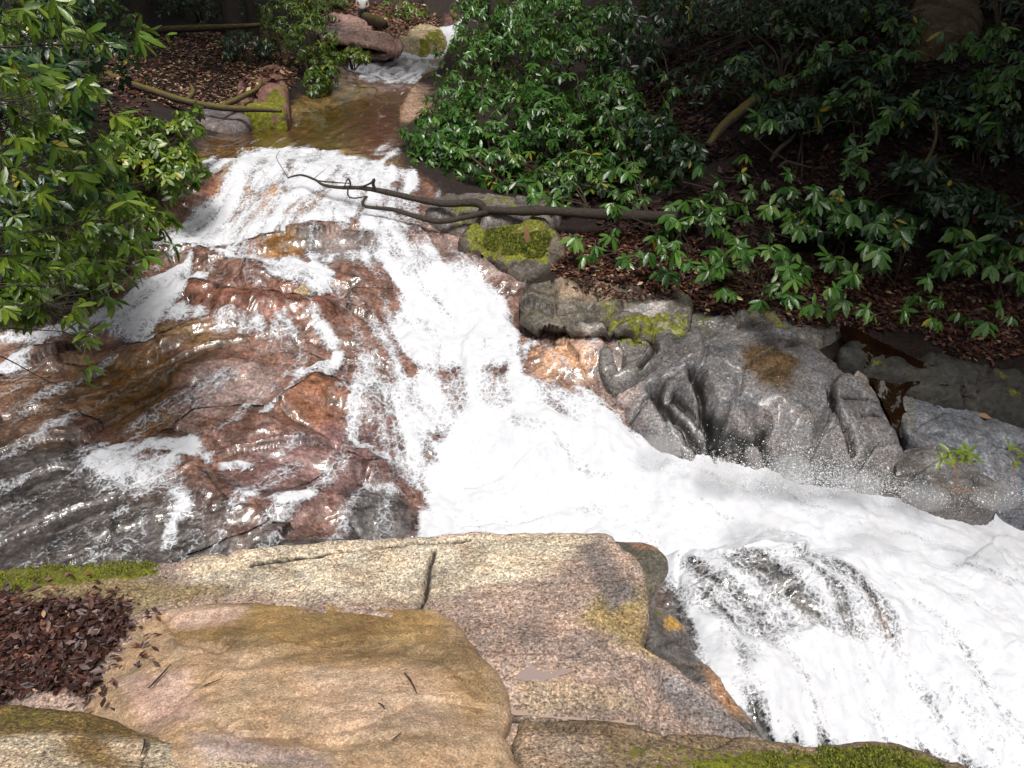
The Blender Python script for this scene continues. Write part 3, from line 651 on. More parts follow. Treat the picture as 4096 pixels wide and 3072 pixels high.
rock('streamside_slab', "wet mossy slab where the branch leans out over the stream", 'rock',
 [(424,204,10.621),(440,192,10.961),(470,186,11.106),(520,188,11.058),(556,196,10.816),(560,212,10.524),(520,222,10.340),(470,226,10.282),(440,218,10.428)],
 [(490,205,10.670)], M_grey, (.15,.13,.12), res=.028, rnd=.2, drop=.4, amp=.06, scale=1.6, fac=(1.4,.10), seed=12, moss=[([(440,195),(510,190),(520,215),(450,218)], .55, .2)])
rock('half_buried_rock', "half-buried mossy rock ledge in the leaf litter behind the ribbed boulder", 'rock',
 [(735,318,8.540),(745,306,8.784),(790,304,8.833),(840,312,8.735),(850,326,8.443),(820,336,8.248),(780,330,8.345)],
 [(795,318,8.638)], M_grey, (.16,.145,.13), res=.025, rnd=.14, drop=.4, amp=.06, scale=2.4, fac=(1.4,.10), seed=13, moss=[([(740,305),(840,312),(845,325),(750,320)], .48, .2)])
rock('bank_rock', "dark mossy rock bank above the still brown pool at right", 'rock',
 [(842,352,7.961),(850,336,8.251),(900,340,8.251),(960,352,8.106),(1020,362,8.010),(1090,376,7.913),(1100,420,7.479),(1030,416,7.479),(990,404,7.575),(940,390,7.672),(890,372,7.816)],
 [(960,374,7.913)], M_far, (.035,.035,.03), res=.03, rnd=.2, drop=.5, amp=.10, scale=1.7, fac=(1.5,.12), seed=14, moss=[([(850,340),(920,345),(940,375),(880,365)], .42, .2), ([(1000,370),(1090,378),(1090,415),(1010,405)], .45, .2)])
# rocks in the stream and upstream
rock('ochre_rock', "ochre-topped rock breaking the surface in mid-stream", 'rock',
 [(254,250,9.9),(262,243,10.05),(280,239,10.15),(300,240,10.15),(306,248,9.95),(298,256,9.8),(275,258,9.75)], [(280,248,9.92)], M_wetr, (.28,.14,.035), res=.02, rnd=.10, drop=.22, amp=.03, scale=3, edge=.015, fac=(2.0,.03), seed=15,
 zones=[([(285,240),(306,242),(306,256),(292,256)], (.12,.08,.05), .05)])
rock('pointed_stone', "small tan pointed stone poking out of the white water", 'stone',
 [(289,296,8.78),(296,288,8.9),(303,282,8.98),(309,286,8.9),(313,296,8.76),(302,299,8.72)], [(303,289,8.86)], M_gran, (.5,.38,.24), res=.014, rnd=.06, drop=.3, amp=.02, scale=5, seed=16)
rock('red_ridge_rock', "long reddish rock ridge parting the rapids below the white tongue", 'rock',
 [(190,292,8.95),(200,286,9.06),(230,289,9.02),(265,288,9.02),(290,296,8.88),(312,298,8.84),(328,306,8.7),(318,311,8.62),(280,310,8.64),(250,311,8.62),(222,308,8.68),(205,302,8.78)], [(240,298,8.86)], M_wetr, (.27,.14,.10), res=.018, rnd=.12, drop=.2, amp=.04, scale=3, edge=.015, fac=(2.0,.03), seed=17,
 zones=[([(195,288),(222,292),(215,304),(200,298)], (.15,.11,.11), .06), ([(285,300),(325,304),(320,310),(280,308)], (.16,.09,.03), .05)])
rock('slanted_slab', "tilted pinkish slab over a black hollow below the seated person", 'rock',
 [(312,22,27.5),(322,14,29),(345,12,30),(372,24,28.6),(395,36,26),(404,46,24.4),(388,47,24),(362,41,24.2),(338,36,24.6),(320,32,25.2)], [(358,28,27.0)], M_far, (.46,.30,.25), res=.07, rnd=.25, drop=.45, under=1.5, amp=.12, scale=.8, fac=(.7,.18), seed=18, dirs=30,
 zones=[([(312,18),(335,18),(350,34),(322,34)], (.2,.16,.17), .4)])
rock('yellow_mossed_rock', "tan rock with yellow moss beside the far cascade", 'rock',
 [(398,42,26.5),(408,31,28.5),(424,21,31),(438,27,30.2),(448,38,28),(440,44,27),(420,46,26.3)], [(424,34,28)], M_far, (.40,.33,.2), res=.07, rnd=.3, drop=.9, amp=.12, scale=.9, fac=(.7,.18), seed=19, moss=[([(426,34),(440,32),(450,42),(430,46),(415,46)], .85, .3)])
rock('litter_topped_rock', "leaf-covered block with a yellow moss rim at the pool edge", 'rock',
 [(236,92,15.853),(238,78,16.808),(262,68,17.763),(284,70,17.572),(288,88,16.235),(286,106,15.184),(262,107,15.089),(242,102,15.280)], [(262,88,16.235)], M_far, (.15,.075,.06), res=.04, rnd=.25, drop=.8, amp=.08, scale=1.2, fac=(.7,.18), seed=20, moss=[([(236,97),(262,100),(286,92),(290,110),(240,110)], .8, .2)])
rock('shore_rock', "low grey rock at the pool's left shore below the leaning log", 'rock',
 [(180,116,14.9),(200,107,15.5),(232,106,15.5),(250,114,15),(240,122,14.5),(205,124,14.3)], [(215,114,15)], M_far, (.14,.12,.12), res=.04, rnd=.2, drop=.5, amp=.08, scale=1.4, seed=21)
rock('rubble_rock', "dull rock mound under bushes on the far left shore", 'rock',
 [(308,78,19.5),(316,66,21),(336,64,21.4),(352,72,21),(346,82,20),(325,86,19)], [(330,74,20.3)], M_far, (.13,.095,.08), res=.06, rnd=.3, drop=.8, amp=.1, scale=1, seed=22)
# standing water in the hollows
def pool_patch(name, pts, base, dz, col, rough=.04, depthcol=None):
    ol = catmull(np.array([hit(base, *p, y0=1.2, y1=30)[:2] for p in pts]), 5, True)
    z = np.median(base(ol[:, 0], ol[:, 1])) + dz
    res = .015; gx, gy = np.meshgrid(np.arange(ol[:, 0].min() - .05, ol[:, 0].max() + .05, res), np.arange(ol[:, 1].min() - .05, ol[:, 1].max() + .05, res))
    d = poly_sd(ol, gx, gy) + .02 * fbm(gx * 8, gy * 8, 3)
    g1, g0 = np.gradient(d, res); nn = np.hypot(g0, g1) + 1e-6; sh = np.where(d < 0, np.clip(-d, 0, .06), 0) / nn
    gx = gx + g0 / nn * sh * nn; gy = gy + g1 / nn * sh * nn
    zz = (base(gx, gy) + dz) if dz >= 0 else np.full(gx.shape, z)
    ii = np.arange(gx.size).reshape(gx.shape); f = np.stack([ii[:-1, :-1], ii[:-1, 1:], ii[1:, 1:], ii[1:, :-1]], -1).reshape(-1, 4)
    f = f[(d.ravel() > -.6 * res)[f].all(1)]
    v = np.stack([gx, gy, zz], -1).reshape(-1, 3); used = np.unique(f); mp = np.full(len(v), -1); mp[used] = np.arange(len(used))
    t = NT(name); b = t('Bump', {'Strength': .04, 'Distance': .01, 'Height': t.noise(12, 2, .5, t.pos()).outputs[0]})
    pr = t('BsdfPrincipled', {'Base Color': (*col, 1), 'Roughness': rough, 'Normal': b.outputs[0], 'Specular IOR Level': .6})
    return tag(mesh_np(name, v[used], mp[f], t.fin(pr.outputs[0])), kind='structure')
SLAB = ROCKF['granite_slab']
pool_patch('puddle_water', [(512,682),(522,672),(540,666),(562,668),(572,676),(560,682),(535,688),(520,700),(514,700)], SLAB, .016, (.30,.23,.21))
pool_patch('puddle_water', [(508,710),(530,714),(560,716),(600,718),(622,721),(638,726),(620,728),(580,724),(530,718),(510,716)], SLAB, .016, (.36,.27,.22))
DARKP = [(838,338),(862,346),(900,366),(940,382),(1000,398),(1050,410),(1030,425),(960,410),(915,398),(900,415),(912,440),(905,452),(893,446),(878,415),(860,380),(842,356)]
pool_patch('pool_water', DARKP, H0, .17, (.014,.0055,.0025), .03)
# ------------------------------------------------------------------ foliage
def leaf_material(name, dark, mid, pale, rough=.34, yellow=.03):
    t = NT(name); v = t.attr('vary').outputs['Fac']
    c = t.mix(t.mr(v, 0, .6), (*dark, 1), (*mid, 1)); c = t.mix(t.mr(v, .6, 1.0), c, (*pale, 1))
    c = t.mix(t.mr(v, 1. , 1.02), c, (.38, .32, .03, 1))
    bk = t('NewGeometry').outputs['Backfacing']
    c = t.mix(t.math('MULTIPLY', bk, .55), c, (.14, .17, .07, 1))
    nz = t.noise(55, 3, .6, t.pos()).outputs[0]
    b = t('Bump', {'Strength': .25, 'Distance': .01, 'Height': nz})
    pr = t('BsdfPrincipled', {'Base Color': c, 'Roughness': t.mr(nz, .3, .7, rough - .08, rough + .1), 'Specular IOR Level': .75, 'Normal': b.outputs[0]})
    tl = t('BsdfTranslucent', {'Color': t.mix(1., c, (1.5, 1.6, .5, 1), 'MULTIPLY')})
    return t.fin(t('MixShader', {0: .22, 1: pr.outputs[0], 2: tl.outputs[0]}).outputs[0])
M_leaf = leaf_material("rhododendron leaf", (.020, .07, .012), (.06, .165, .024), (.145, .26, .055), .29)
M_leafy = leaf_material("young rhododendron leaf", (.035, .085, .008), (.10, .175, .014), (.21, .28, .03), .36)
M_leafd = leaf_material("leaf darkened for shade", (.008, .026, .010), (.02, .055, .016), (.05, .11, .035), .32)  # darker copy of the rhododendron leaf, shade put into its colour
M_spray_leaf = leaf_material("brightened rhododendron leaf", (.025, .085, .012), (.08, .20, .028), (.19, .30, .07), .27)  # brighter leaf copy, so the sprays look lit against the dark bank
def bark_material(name, a, b, moss=None, scale=18., rough=.85):
    t = NT(name); pos = t.pos(); n1 = t.noise(scale, 6, .65, pos).outputs[0]; n2 = t.noise(3.1, 4, .6, pos).outputs[0]
    c = t.mix(t.mr(n1, .3, .7), (*a, 1), (*b, 1))
    if moss:
        nz = t('SeparateXYZ', {0: t('NewGeometry').outputs['Normal']}).outputs[2]
        c = t.mix(t.mr(t.math('ADD', t.math('MULTIPLY', nz, .5), n2), .62, .85, 0, moss), c, t.mix(n1, (.06, .055, .006, 1), (.24, .19, .015, 1)))
    bp = t('Bump', {'Strength': .7, 'Distance': .03, 'Height': n1})
    return t.fin(t('BsdfPrincipled', {'Base Color': c, 'Roughness': rough, 'Normal': bp.outputs[0]}).outputs[0])
M_twig = bark_material("shrub twig", (.035, .024, .016), (.09, .06, .04))
M_bark = bark_material("dark trunk bark", (.018, .014, .011), (.055, .042, .032))
M_barkm = bark_material("mossy trunk bark", (.03, .022, .015), (.08, .055, .035), moss=.55)
M_branch = bark_material("weathered branch", (.014, .010, .008), (.075, .056, .042), scale=46.)
def leaves(pos, d, nrm, L, Wd, droop, vary, segs=3):
    """Elliptic leaves with a folded midrib, curving down towards the tip."""
    n = len(pos); d = d / (np.linalg.norm(d, axis=1)[:, None] + 1e-9)
    nrm = nrm - (nrm * d).sum(1)[:, None] * d; nrm /= np.linalg.norm(nrm, axis=1)[:, None] + 1e-9
    s = np.cross(d, nrm)
    if segs == 3: ts = np.array([0, .30, .66, 1.]); wv = np.array([.14, .80, 1.0, .22])
    else: ts = np.array([0, .55, 1.]); wv = np.array([.14, 1., .2])
    k = len(ts)
    V = np.empty((n, k, 3, 3))
    for i, (t_, w_) in enumerate(zip(ts, wv)):
        c = pos + d * (L * t_)[:, None] - nrm * (droop * L * t_ ** 2)[:, None]
        e = s * (Wd * .5 * w_)[:, None]; up = nrm * (Wd * .10 * w_)[:, None]
        V[:, i, 0] = c - e + up; V[:, i, 1] = c; V[:, i, 2] = c + e + up
    q = []
    for i in range(k - 1):
        for j in range(2): q.append((i * 3 + j, i * 3 + j + 1, (i + 1) * 3 + j + 1, (i + 1) * 3 + j))
    q = np.array(q); F = (q[None] + (np.arange(n) * k * 3)[:, None, None]).reshape(-1, 4)
    return V.reshape(-1, 3), F, np.repeat(vary, k * 3)
def whorls(g, tips, axes, k=(6, 10), L=.125, Wd=.044, spread=(50, 100), sag=.7, yellow=.012, bias=0., segs=3):
    P_, D_, N_, LL, WW, DR, VA = [], [], [], [], [], [], []
    for p, a in zip(tips, axes):
        a = a / (np.linalg.norm(a) + 1e-9); h = np.array((0, 0, 1.)) if abs(a[2]) < .9 else np.array((1., 0, 0))
        u = np.cross(a, h); u /= np.linalg.norm(u); w = np.cross(a, u)
        m = int(g.integers(*k)); az0 = g.uniform(0, 6.28); wv = g.normal(0, .16); Lw = L * g.uniform(.62, 1.25); lean = g.normal(0, 8)
        for i in range(m):
            az = az0 + i * 2.4 + g.normal(0, .2); ph = R(g.uniform(*spread) + lean)
            rad = u * math.cos(az) + w * math.sin(az)
            dd = a * math.cos(ph) + rad * math.sin(ph); dd[2] -= sag * g.uniform(.5, 1.4)
            nn = a * .8 + np.array((0, 0, .7)) - rad * .25 + g.normal(0, .22, 3)
            P_.append(p - a * .025 * (i / m)); D_.append(dd); N_.append(nn)
            l = Lw * g.uniform(.7, 1.15); LL.append(l); WW.append(Wd * g.uniform(.8, 1.2) * l / L); DR.append(g.uniform(.02, .22))
            v = np.clip(.42 + wv + bias + g.normal(0, .2), 0, .97); VA.append(1.05 if g.random() < yellow else v)
    A = np.array
    return leaves(A(P_), A(D_), A(N_), A(LL), A(WW), A(DR), A(VA), segs)
def blob_tips(g, blobs, n, base, cover=.55):
    """Branch tips through the outer part of a set of ellipsoid masses (centre, radii)."""
    vol = np.array([b[1][0] * b[1][1] * b[1][2] for b in blobs]) ** .67; vol /= vol.sum()
    T, A = [], []
    for i in range(n):
        c, r = blobs[int(g.choice(len(blobs), p=vol))]
        v = g.normal(size=3); v /= np.linalg.norm(v)
        if v[2] < -.35 and g.random() < .6: v[2] *= -1
        rr = g.uniform(.62, 1.05) ** .7 * (1 + .16 * math.sin(v[0] * 5 + c[0]) * math.sin(v[1] * 4 + v[2] * 5))
        p = np.asarray(c) + v * np.asarray(r) * rr
        T.append(p); ax = v * np.array((1, 1, .6)) + np.array((0, 0, .55)) + g.normal(0, .25, 3); A.append(ax)
    return np.array(T), np.array(A)
def shrub(name, label, base, tips, axes, mat=None, L=.125, Wd=.046, nstem=6, rad=.022, seed=0, group=None, k=(6, 10), sag=.75, yellow=.012, bias=0., segs=3, cat='shrub', spread=(50, 100), twigs=60, stemmat=None):
    g = np.random.default_rng(1000 + seed)
    base = np.asarray(base, float); r = tag(empty(name, base), label, cat, group)
    fol = MB(); v, f, a = whorls(g, tips, axes, k, L, Wd, spread, sag, yellow, bias, segs); fol.add(v, f, a); nleafq = len(f)
    # limbs: main stems to cluster centres, twigs from the nearest stem point out to the tips
    cen = tips[g.choice(len(tips), min(nstem, len(tips)), replace=False)]
    paths = []
    for i, c in enumerate(cen):
        e = base + (c - base) * g.uniform(.72, .95)
        m1 = base + (e - base) * .33 + np.array((g.normal(0, .10), g.normal(0, .10), .14)) * np.linalg.norm(e - base) * .8
        m2 = base + (e - base) * .7 + np.array((g.normal(0, .08), g.normal(0, .08), .08)) * np.linalg.norm(e - base) * .8
        mb = MB(); pp = np.array([base + np.append(g.normal(0, .05, 2), -.12), m1, m2, e])
        tube(mb, pp, [rad * g.uniform(.8, 1.3), rad * .8, rad * .55, rad * .25], 6, 5, .1, i)
        mb.build('stem', stemmat or M_twig, r, off=base); paths.append(catmull(pp, 6))
    allp = np.concatenate(paths)
    sel = g.choice(len(tips), min(twigs, len(tips)), replace=False)
    for j in sel:
        dd = np.linalg.norm(allp - tips[j], axis=1) + .6 * np.maximum(0, allp[:, 2] - tips[j][2]); q = allp[int(np.argmin(dd))]
        mid = .5 * (q + tips[j]) + g.normal(0, .05, 3) * np.linalg.norm(q - tips[j]) - np.array((0, 0, .05))
        tube(fol, [q, mid, tips[j]], [rad * .3, rad * .2, rad * .12], 4, 4, .1, int(j))
    fol.build('foliage', mat or M_leaf, r, off=base, mat2=stemmat or M_twig, split=nleafq)
    return r
def ground_z(x, y): return float(H0(np.array([x]), np.array([y]))[0])
def blob(px, py, Y, rx, ry, rd):       # ellipsoid mass: centre in the view, half sizes in pixels at that distance, depth in metres
    c = P(px, py, Y); s = Y / ray(px, py)[1] / FPX
    return (c, (rx * s, rd, ry * s))
def bush(name, label, base_px, blobs, n, seed, **kw):
    g = np.random.default_rng(500 + seed); b = G(*base_px) if len(base_px) == 2 else np.array(base_px, float)
    t, a = blob_tips(g, blobs, n, b)
    gz = H0(t[:, 0], t[:, 1]) + .08; t[:, 2] = np.maximum(t[:, 2], gz)
    return shrub(name, label, b, t, a, seed=seed, **kw)
GR = "rhododendrons crowding the stream bank"
RH = 'rhododendron'
# the big bright mass above the far bank
bush(RH, "big bright rhododendron leaning over the pool's right shore above the fallen branch", (500,182), [blob(455,150,13.0,52,42,.8), blob(490,165,12.4,55,36,.6), blob(500,120,13.4,60,45,.9), blob(430,140,13.4,28,30,.5)], 560, 1, group=GR, L=.13, twigs=120, nstem=9)
bush(RH, "green rhododendron behind the big one, beside the far cascade's right bank", (500,92), [blob(475,75,17,42,40,1.2), blob(510,60,17,40,45,1.2), blob(455,100,16,28,22,.8)], 420, 2, group=GR, L=.13, segs=2, bias=.05)
bush(RH, "tall pale-leaved rhododendron rising to the top edge left of the dark leaning trunk", (540,85), [blob(480,22,19,30,28,1.3), blob(520,35,18,40,36,1.4), blob(505,5,19,45,18,1.2)], 380, 3, group=GR, L=.14, segs=2, bias=.08)
bush(RH, "bluish-green rhododendron with glinting leaves right of the dark leaning trunk", (610,135), [blob(570,70,14.5,48,40,.9), blob(600,40,15.5,50,36,1.0), blob(555,30,16,36,36,1.0)], 420, 4, group=GR, L=.135, nstem=8)
bush(RH, "mid-green rhododendron between the big bright mass and the dark hollow", (590,175), [blob(545,125,12.9,36,40,.7), blob(575,140,12.4,36,34,.6), blob(560,165,12.0,30,20,.5)], 250, 5, group=GR, L=.13)
bush(RH, "rhododendron low over the branch with a few yellowed leaves", (565,203), [blob(515,185,11.9,40,16,.4), blob(560,185,11.5,40,18,.4), blob(590,170,11.4,26,22,.4)], 110, 6, group=GR, L=.13, yellow=.06, twigs=80)
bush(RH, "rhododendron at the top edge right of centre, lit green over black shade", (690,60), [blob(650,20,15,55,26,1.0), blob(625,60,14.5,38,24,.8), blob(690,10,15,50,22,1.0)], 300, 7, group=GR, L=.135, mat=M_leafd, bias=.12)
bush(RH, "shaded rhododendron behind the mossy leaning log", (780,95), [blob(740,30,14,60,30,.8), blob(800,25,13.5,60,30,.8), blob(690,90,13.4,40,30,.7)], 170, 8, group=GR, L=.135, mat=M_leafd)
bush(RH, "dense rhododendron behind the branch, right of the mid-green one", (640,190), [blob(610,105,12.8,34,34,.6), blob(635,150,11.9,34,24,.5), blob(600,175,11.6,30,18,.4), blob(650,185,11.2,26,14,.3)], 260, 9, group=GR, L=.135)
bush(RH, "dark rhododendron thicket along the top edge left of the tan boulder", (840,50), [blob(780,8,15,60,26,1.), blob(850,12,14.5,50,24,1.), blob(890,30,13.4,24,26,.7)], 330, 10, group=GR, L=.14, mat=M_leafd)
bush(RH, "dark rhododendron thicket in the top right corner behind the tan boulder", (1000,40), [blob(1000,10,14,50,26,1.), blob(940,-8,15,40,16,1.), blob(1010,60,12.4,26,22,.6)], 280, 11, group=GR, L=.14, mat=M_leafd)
# separate sprays on the dark slope: tip positions read as (px, py)
crop3 = lambda L_: [(683 + x / 6.48, y / 6.48) for x, y in L_]
crop6 = lambda L_: [(683 + x / 6.48, 256 + y / 6.48) for x, y in L_]
crop2 = lambda L_: [(341.5 + x / 6.48, y / 6.48) for x, y in L_]
SPR = [
 ("rhododendron with two pale drooping sprays at the lower end of the mossy log", (800,190), crop3([(590,510),(720,490),(830,430),(790,450),(570,770),(640,760),(490,740),(410,810),(540,790),(350,360),(880,400),(850,370),(640,500)])),
 ("rhododendron on the dark slope with a chain of silvery sprays in the middle", (850,170), crop3([(1010,620),(1120,600),(1190,520),(1280,400),(1330,350),(1060,640),(1250,620),(1210,560),(990,580),(1150,660)])),
 ("rhododendron sprays hanging below the leaf-strewn ledge at upper right", (950,140), crop3([(1340,740),(1470,660),(1240,850),(1300,770),(1400,700),(1520,670),(1680,720),(1280,800)])),
 ("rhododendron in the upper right corner over the tan boulder", (990,75), crop3([(1900,540),(2050,530),(2060,580),(2100,440),(2180,580),(2000,180),(2090,170),(1990,280),(2060,250),(1850,220),(1740,330),(1680,200),(2150,330),(2180,420),(1950,470),(2120,610),(2000,420),(1930,300)])),
 ("rhododendron at the right edge with a long bright leaf below the ledge", (980,175), crop3([(1900,760),(1960,700),(1780,890),(1870,800),(2000,720),(2040,800),(1800,760),(2110,700)])),
 ("small rhododendron clump in front of the crooked roots on the dark slope", (860,210), crop3([(1120,950),(1100,1060),(1070,1100),(1400,1080),(1520,1100),(1180,980),(1150,1080)])),
 ("rhododendron at top right with one yellow leaf among the dark", (900,70), crop3([(1480,200),(1360,110),(1180,40),(1460,340),(1560,140),(1500,240),(1330,150),(1420,310),(1200,60),(1300,40),(1450,150)])),
 ("dim rhododendron sprays near the top edge behind the slope", (800,70), crop3([(470,100),(620,60),(820,180),(700,200),(900,310),(960,330),(1060,310),(760,360),(560,40),(500,80),(690,140),(1060,280),(300,50),(370,30)])),
 ("bright rhododendron spray cluster on the slope above the right leaf litter", (830,265), crop3([(720,1230),(860,1240),(1010,1220),(930,1380),(840,1350),(1050,1440),(1150,1290),(700,1440),(860,1480),(960,1300),(1090,1380),(800,1420),(760,1480),(1000,1400),(880,1300),(690,1210)])),
 ("rhododendron sprays fringing the butt of the fallen branch", (715,255), crop3([(80,1300),(70,1400),(220,1400),(250,1480),(20,1300),(190,1370),(120,1330),(190,1440)])),
 ("rhododendron sprays hanging low over the leaf litter right of the branch", (760,285), crop3([(190,1620),(420,1630),(530,1360),(560,1500),(650,1620),(740,1640),(350,1600)]) + crop6([(220,50),(250,30),(650,30),(720,110),(720,150),(170,90),(260,70),(690,70)])),
 ("rhododendron sprays at the right end of the slope drooping beside the dark cleft", (900,285), crop3([(1300,1400),(1380,1440),(1420,1540),(1330,1380),(1200,1580),(1280,1620),(1250,1450),(1410,1480),(1480,1460)]) + crop6([(1110,110),(990,20),(1280,30),(1080,130)])),
 ("rhododendron at the right edge dipping long leaves over the dark rocks", (1000,300), crop3([(1820,1480),(2040,1570),(2150,1600),(1850,1600),(1900,1560),(1760,1500)]) + crop6([(1690,50),(1750,40),(1870,50),(2000,60),(2070,50),(2180,100),(1590,140),(1820,30),(2200,160)])),
 ("rhododendron sprays above the fallen branch's thick end", (660,235), crop2([(1850,770),(1850,700),(1780,880),(1540,740),(1600,940),(1560,920),(1900,1050),(1800,1080),(1860,1110),(1620,1100),(1500,1080),(1460,1130),(1760,820),(1800,900),(1880,830),(1820,1010),(1930,1010)])),
 ("rhododendron sprays dropping across the fallen branch at its right end", (690,260), crop2([(1850,1240),(1960,1290),(1780,1330),(2140,1330),(2060,1520),(2160,1560),(2180,1430),(2120,1400),(2090,1480),(1740,1330),(2170,1620)])),
 ("yellow-green rhododendron sprig left of the branch sprays", (600,220), crop2([(1340,1150),(1220,980),(1150,1000),(1110,970),(1300,1240),(1240,1280),(1130,1050),(1370,1290)])),
 ("low rhododendron sprays fringing the red litter behind the flat boulder", (640,262), [(575,238),(596,246),(612,236),(640,250),(662,244),(628,262),(690,262),(668,272)]),
 ("low rhododendron sprays over the litter behind the ribbed boulder", (800,300), [(735,292),(762,300),(790,296),(812,304),(845,300),(868,308),(772,284),(830,288)]),
 ("low rhododendron sprays over the litter above the dark rock bank", (950,320), [(905,310),(932,318),(960,312),(988,322),(1012,316),(940,300),(1000,300),(920,296)]),
 ("rhododendron sprays across the middle of the dark slope", (760,200), [(730,205),(752,190),(745,215),(770,205),(790,215),(720,180),(742,172),(765,180),(700,165),(812,205)]),
 ("dark rhododendron spray in the black hollow right of the bright mass", (680,120), crop2([(2130,620),(2100,480),(2050,290),(1640,270),(2160,560),(1720,240),(1900,600),(1700,630),(1980,150),(2080,120)])),
]
for i, (lab, bp, tl) in enumerate(SPR):
    g = np.random.default_rng(60 + i); T, A = [], []
    for (px, py) in tl:
        Yg_ = G(px, py)[1]; Yt = Yg_ * g.uniform(.86, .95)
        for rep in range(int(g.integers(1, 4))):
            T.append(P(px + g.normal(0, 4.5) * rep, py + g.normal(0, 3.) * rep, Yt + .1 * rep)); A.append(np.array((g.normal(0, .35), -.55 + g.normal(0, .25), .75)))
    # a few more whorls of the same plant in the shade behind
    for (px, py) in tl[::2]:
        T.append(P(px + g.normal(0, 14), py + g.normal(0, 10), G(px, py)[1] * .965)); A.append(np.array((g.normal(0, .4), -.3, .8)))
    shrub(RH, lab, G(*bp), np.array(T), np.array(A), mat=M_spray_leaf, seed=80 + i, group=GR, L=.155, Wd=.056, k=(6, 10), sag=.95, spread=(55, 95), nstem=4, rad=.014, twigs=40, bias=.03)
for i, (lab, bp, bl, nn_) in enumerate([
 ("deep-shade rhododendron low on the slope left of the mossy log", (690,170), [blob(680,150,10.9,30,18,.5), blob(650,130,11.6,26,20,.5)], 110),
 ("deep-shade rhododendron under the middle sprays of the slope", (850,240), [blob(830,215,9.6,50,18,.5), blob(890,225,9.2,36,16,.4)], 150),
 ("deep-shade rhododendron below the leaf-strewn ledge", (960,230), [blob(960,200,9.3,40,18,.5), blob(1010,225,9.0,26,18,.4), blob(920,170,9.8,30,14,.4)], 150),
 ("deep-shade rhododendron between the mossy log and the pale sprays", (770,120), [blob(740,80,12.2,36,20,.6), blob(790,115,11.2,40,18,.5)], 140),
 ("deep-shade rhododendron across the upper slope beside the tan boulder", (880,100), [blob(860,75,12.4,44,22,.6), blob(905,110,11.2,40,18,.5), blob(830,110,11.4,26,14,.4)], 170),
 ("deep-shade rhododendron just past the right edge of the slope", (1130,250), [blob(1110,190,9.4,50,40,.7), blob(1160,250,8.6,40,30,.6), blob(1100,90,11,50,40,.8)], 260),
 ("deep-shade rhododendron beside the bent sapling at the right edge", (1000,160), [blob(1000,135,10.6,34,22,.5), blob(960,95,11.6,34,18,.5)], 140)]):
    bush(RH, lab, bp, bl, nn_, 60 + i, group=GR, L=.15, Wd=.052, mat=M_leafd, bias=.05)  # added fill shrubs, the shade is in their dark leaf colour
# left bank
crop1 = lambda L_: [(x / 6.48, y / 6.48) for x, y in L_]
crop4 = lambda L_: [(x / 6.48, 256 + y / 6.48) for x, y in L_]
LEFTG = "rhododendrons overhanging the left bank"
near = [
 ("near rhododendron branch reaching in at top left with one pale-lit leaf pair", (-5.2, 5.4, -1.2), crop1([(370,40),(330,20),(150,60),(410,200),(570,210),(890,200),(900,230),(230,30),(30,80),(480,170),(90,130),(270,120),(10,150)]), 5.3),
 ("near rhododendron bough of long bright leaves in the upper left", (-5.2, 5.2, -1.7), crop1([(70,380),(330,440),(220,520),(470,600),(610,560),(180,640),(60,680),(400,700),(300,560),(520,560),(120,560),(20,470),(260,640),(340,760)]), 5.2),
 ("near rhododendron bough in the middle left, dense with yellow-green leaves", (-5.2, 5.3, -2.2), crop1([(400,850),(750,750),(720,950),(130,900),(360,960),(460,980),(580,940),(190,1050),(480,1120),(580,1110),(560,1210),(20,1000),(30,1200),(640,860),(280,1020),(90,820),(220,780),(330,1100),(680,1040),(100,1100)]), 5.5),
 ("near rhododendron bough trailing over the left rapids", (-5.0, 5.2, -2.5), crop1([(750,1260),(820,1300),(90,1400),(180,1300),(260,1250),(670,1490),(560,1450),(550,1590),(720,1340),(620,1560),(820,1560),(940,1630),(400,1380),(30,1500),(160,1500),(300,1480),(440,1560),(700,1620),(860,1620)]), 5.6),
 ("lowest near rhododendron twig dangling three leaf sprigs over the left white ribbon", (-4.8, 5.0, -2.4), crop4([(370,100),(450,130),(500,60),(430,90),(270,120),(840,140),(860,50),(700,30),(520,270),(510,330),(520,480),(560,540),(550,740),(680,260),(90,150),(200,100),(120,50),(30,330),(600,60),(320,60),(20,60)]), 5.3),
]
for i, (lab, b, tl, Y0) in enumerate(near):
    g = np.random.default_rng(160 + i); T, A = [], []
    for (px, py) in tl:
        Yt = Y0 + g.normal(0, .3)
        for rep in range(3):
            T.append(P(px + g.normal(0, 7) * rep, py + g.normal(0, 5) * rep, Yt + .15 * rep)); A.append(np.array((.75 + g.normal(0, .3), -.1 + g.normal(0, .3), .05 + g.normal(0, .3))))
    shrub(RH, lab, b, np.array(T), np.array(A), mat=M_leafy, seed=180 + i, group=LEFTG, L=.128, Wd=.038, k=(4, 7), sag=.75, spread=(25, 80), nstem=9, rad=.012, twigs=80, bias=.05, stemmat=M_bark)
bush(RH, "rhododendron filling the left edge behind the near boughs", (40,215), [blob(30,120,8.6,60,50,.7), blob(60,190,8.0,60,40,.6), blob(10,230,7.6,50,50,.5)], 300, 30, group=LEFTG, L=.13)
bush(RH, "rhododendron clump above the rapids' left bank with small bright leaves", (150,190), [blob(150,140,10.6,42,24,.6), blob(175,170,10.2,28,24,.5), blob(125,165,10.2,36,28,.5), blob(188,122,11.2,16,14,.4)], 330, 31, group=LEFTG, L=.12, mat=M_leafy, bias=.1, yellow=.03)
bush(RH, "rhododendron low over the dark water behind the trailing boughs", (90,262), [blob(75,235,8.5,40,26,.5), blob(40,270,7.4,40,24,.5), blob(132,210,9.4,24,20,.3)], 110, 32, group=LEFTG, L=.125, mat=M_leafy)
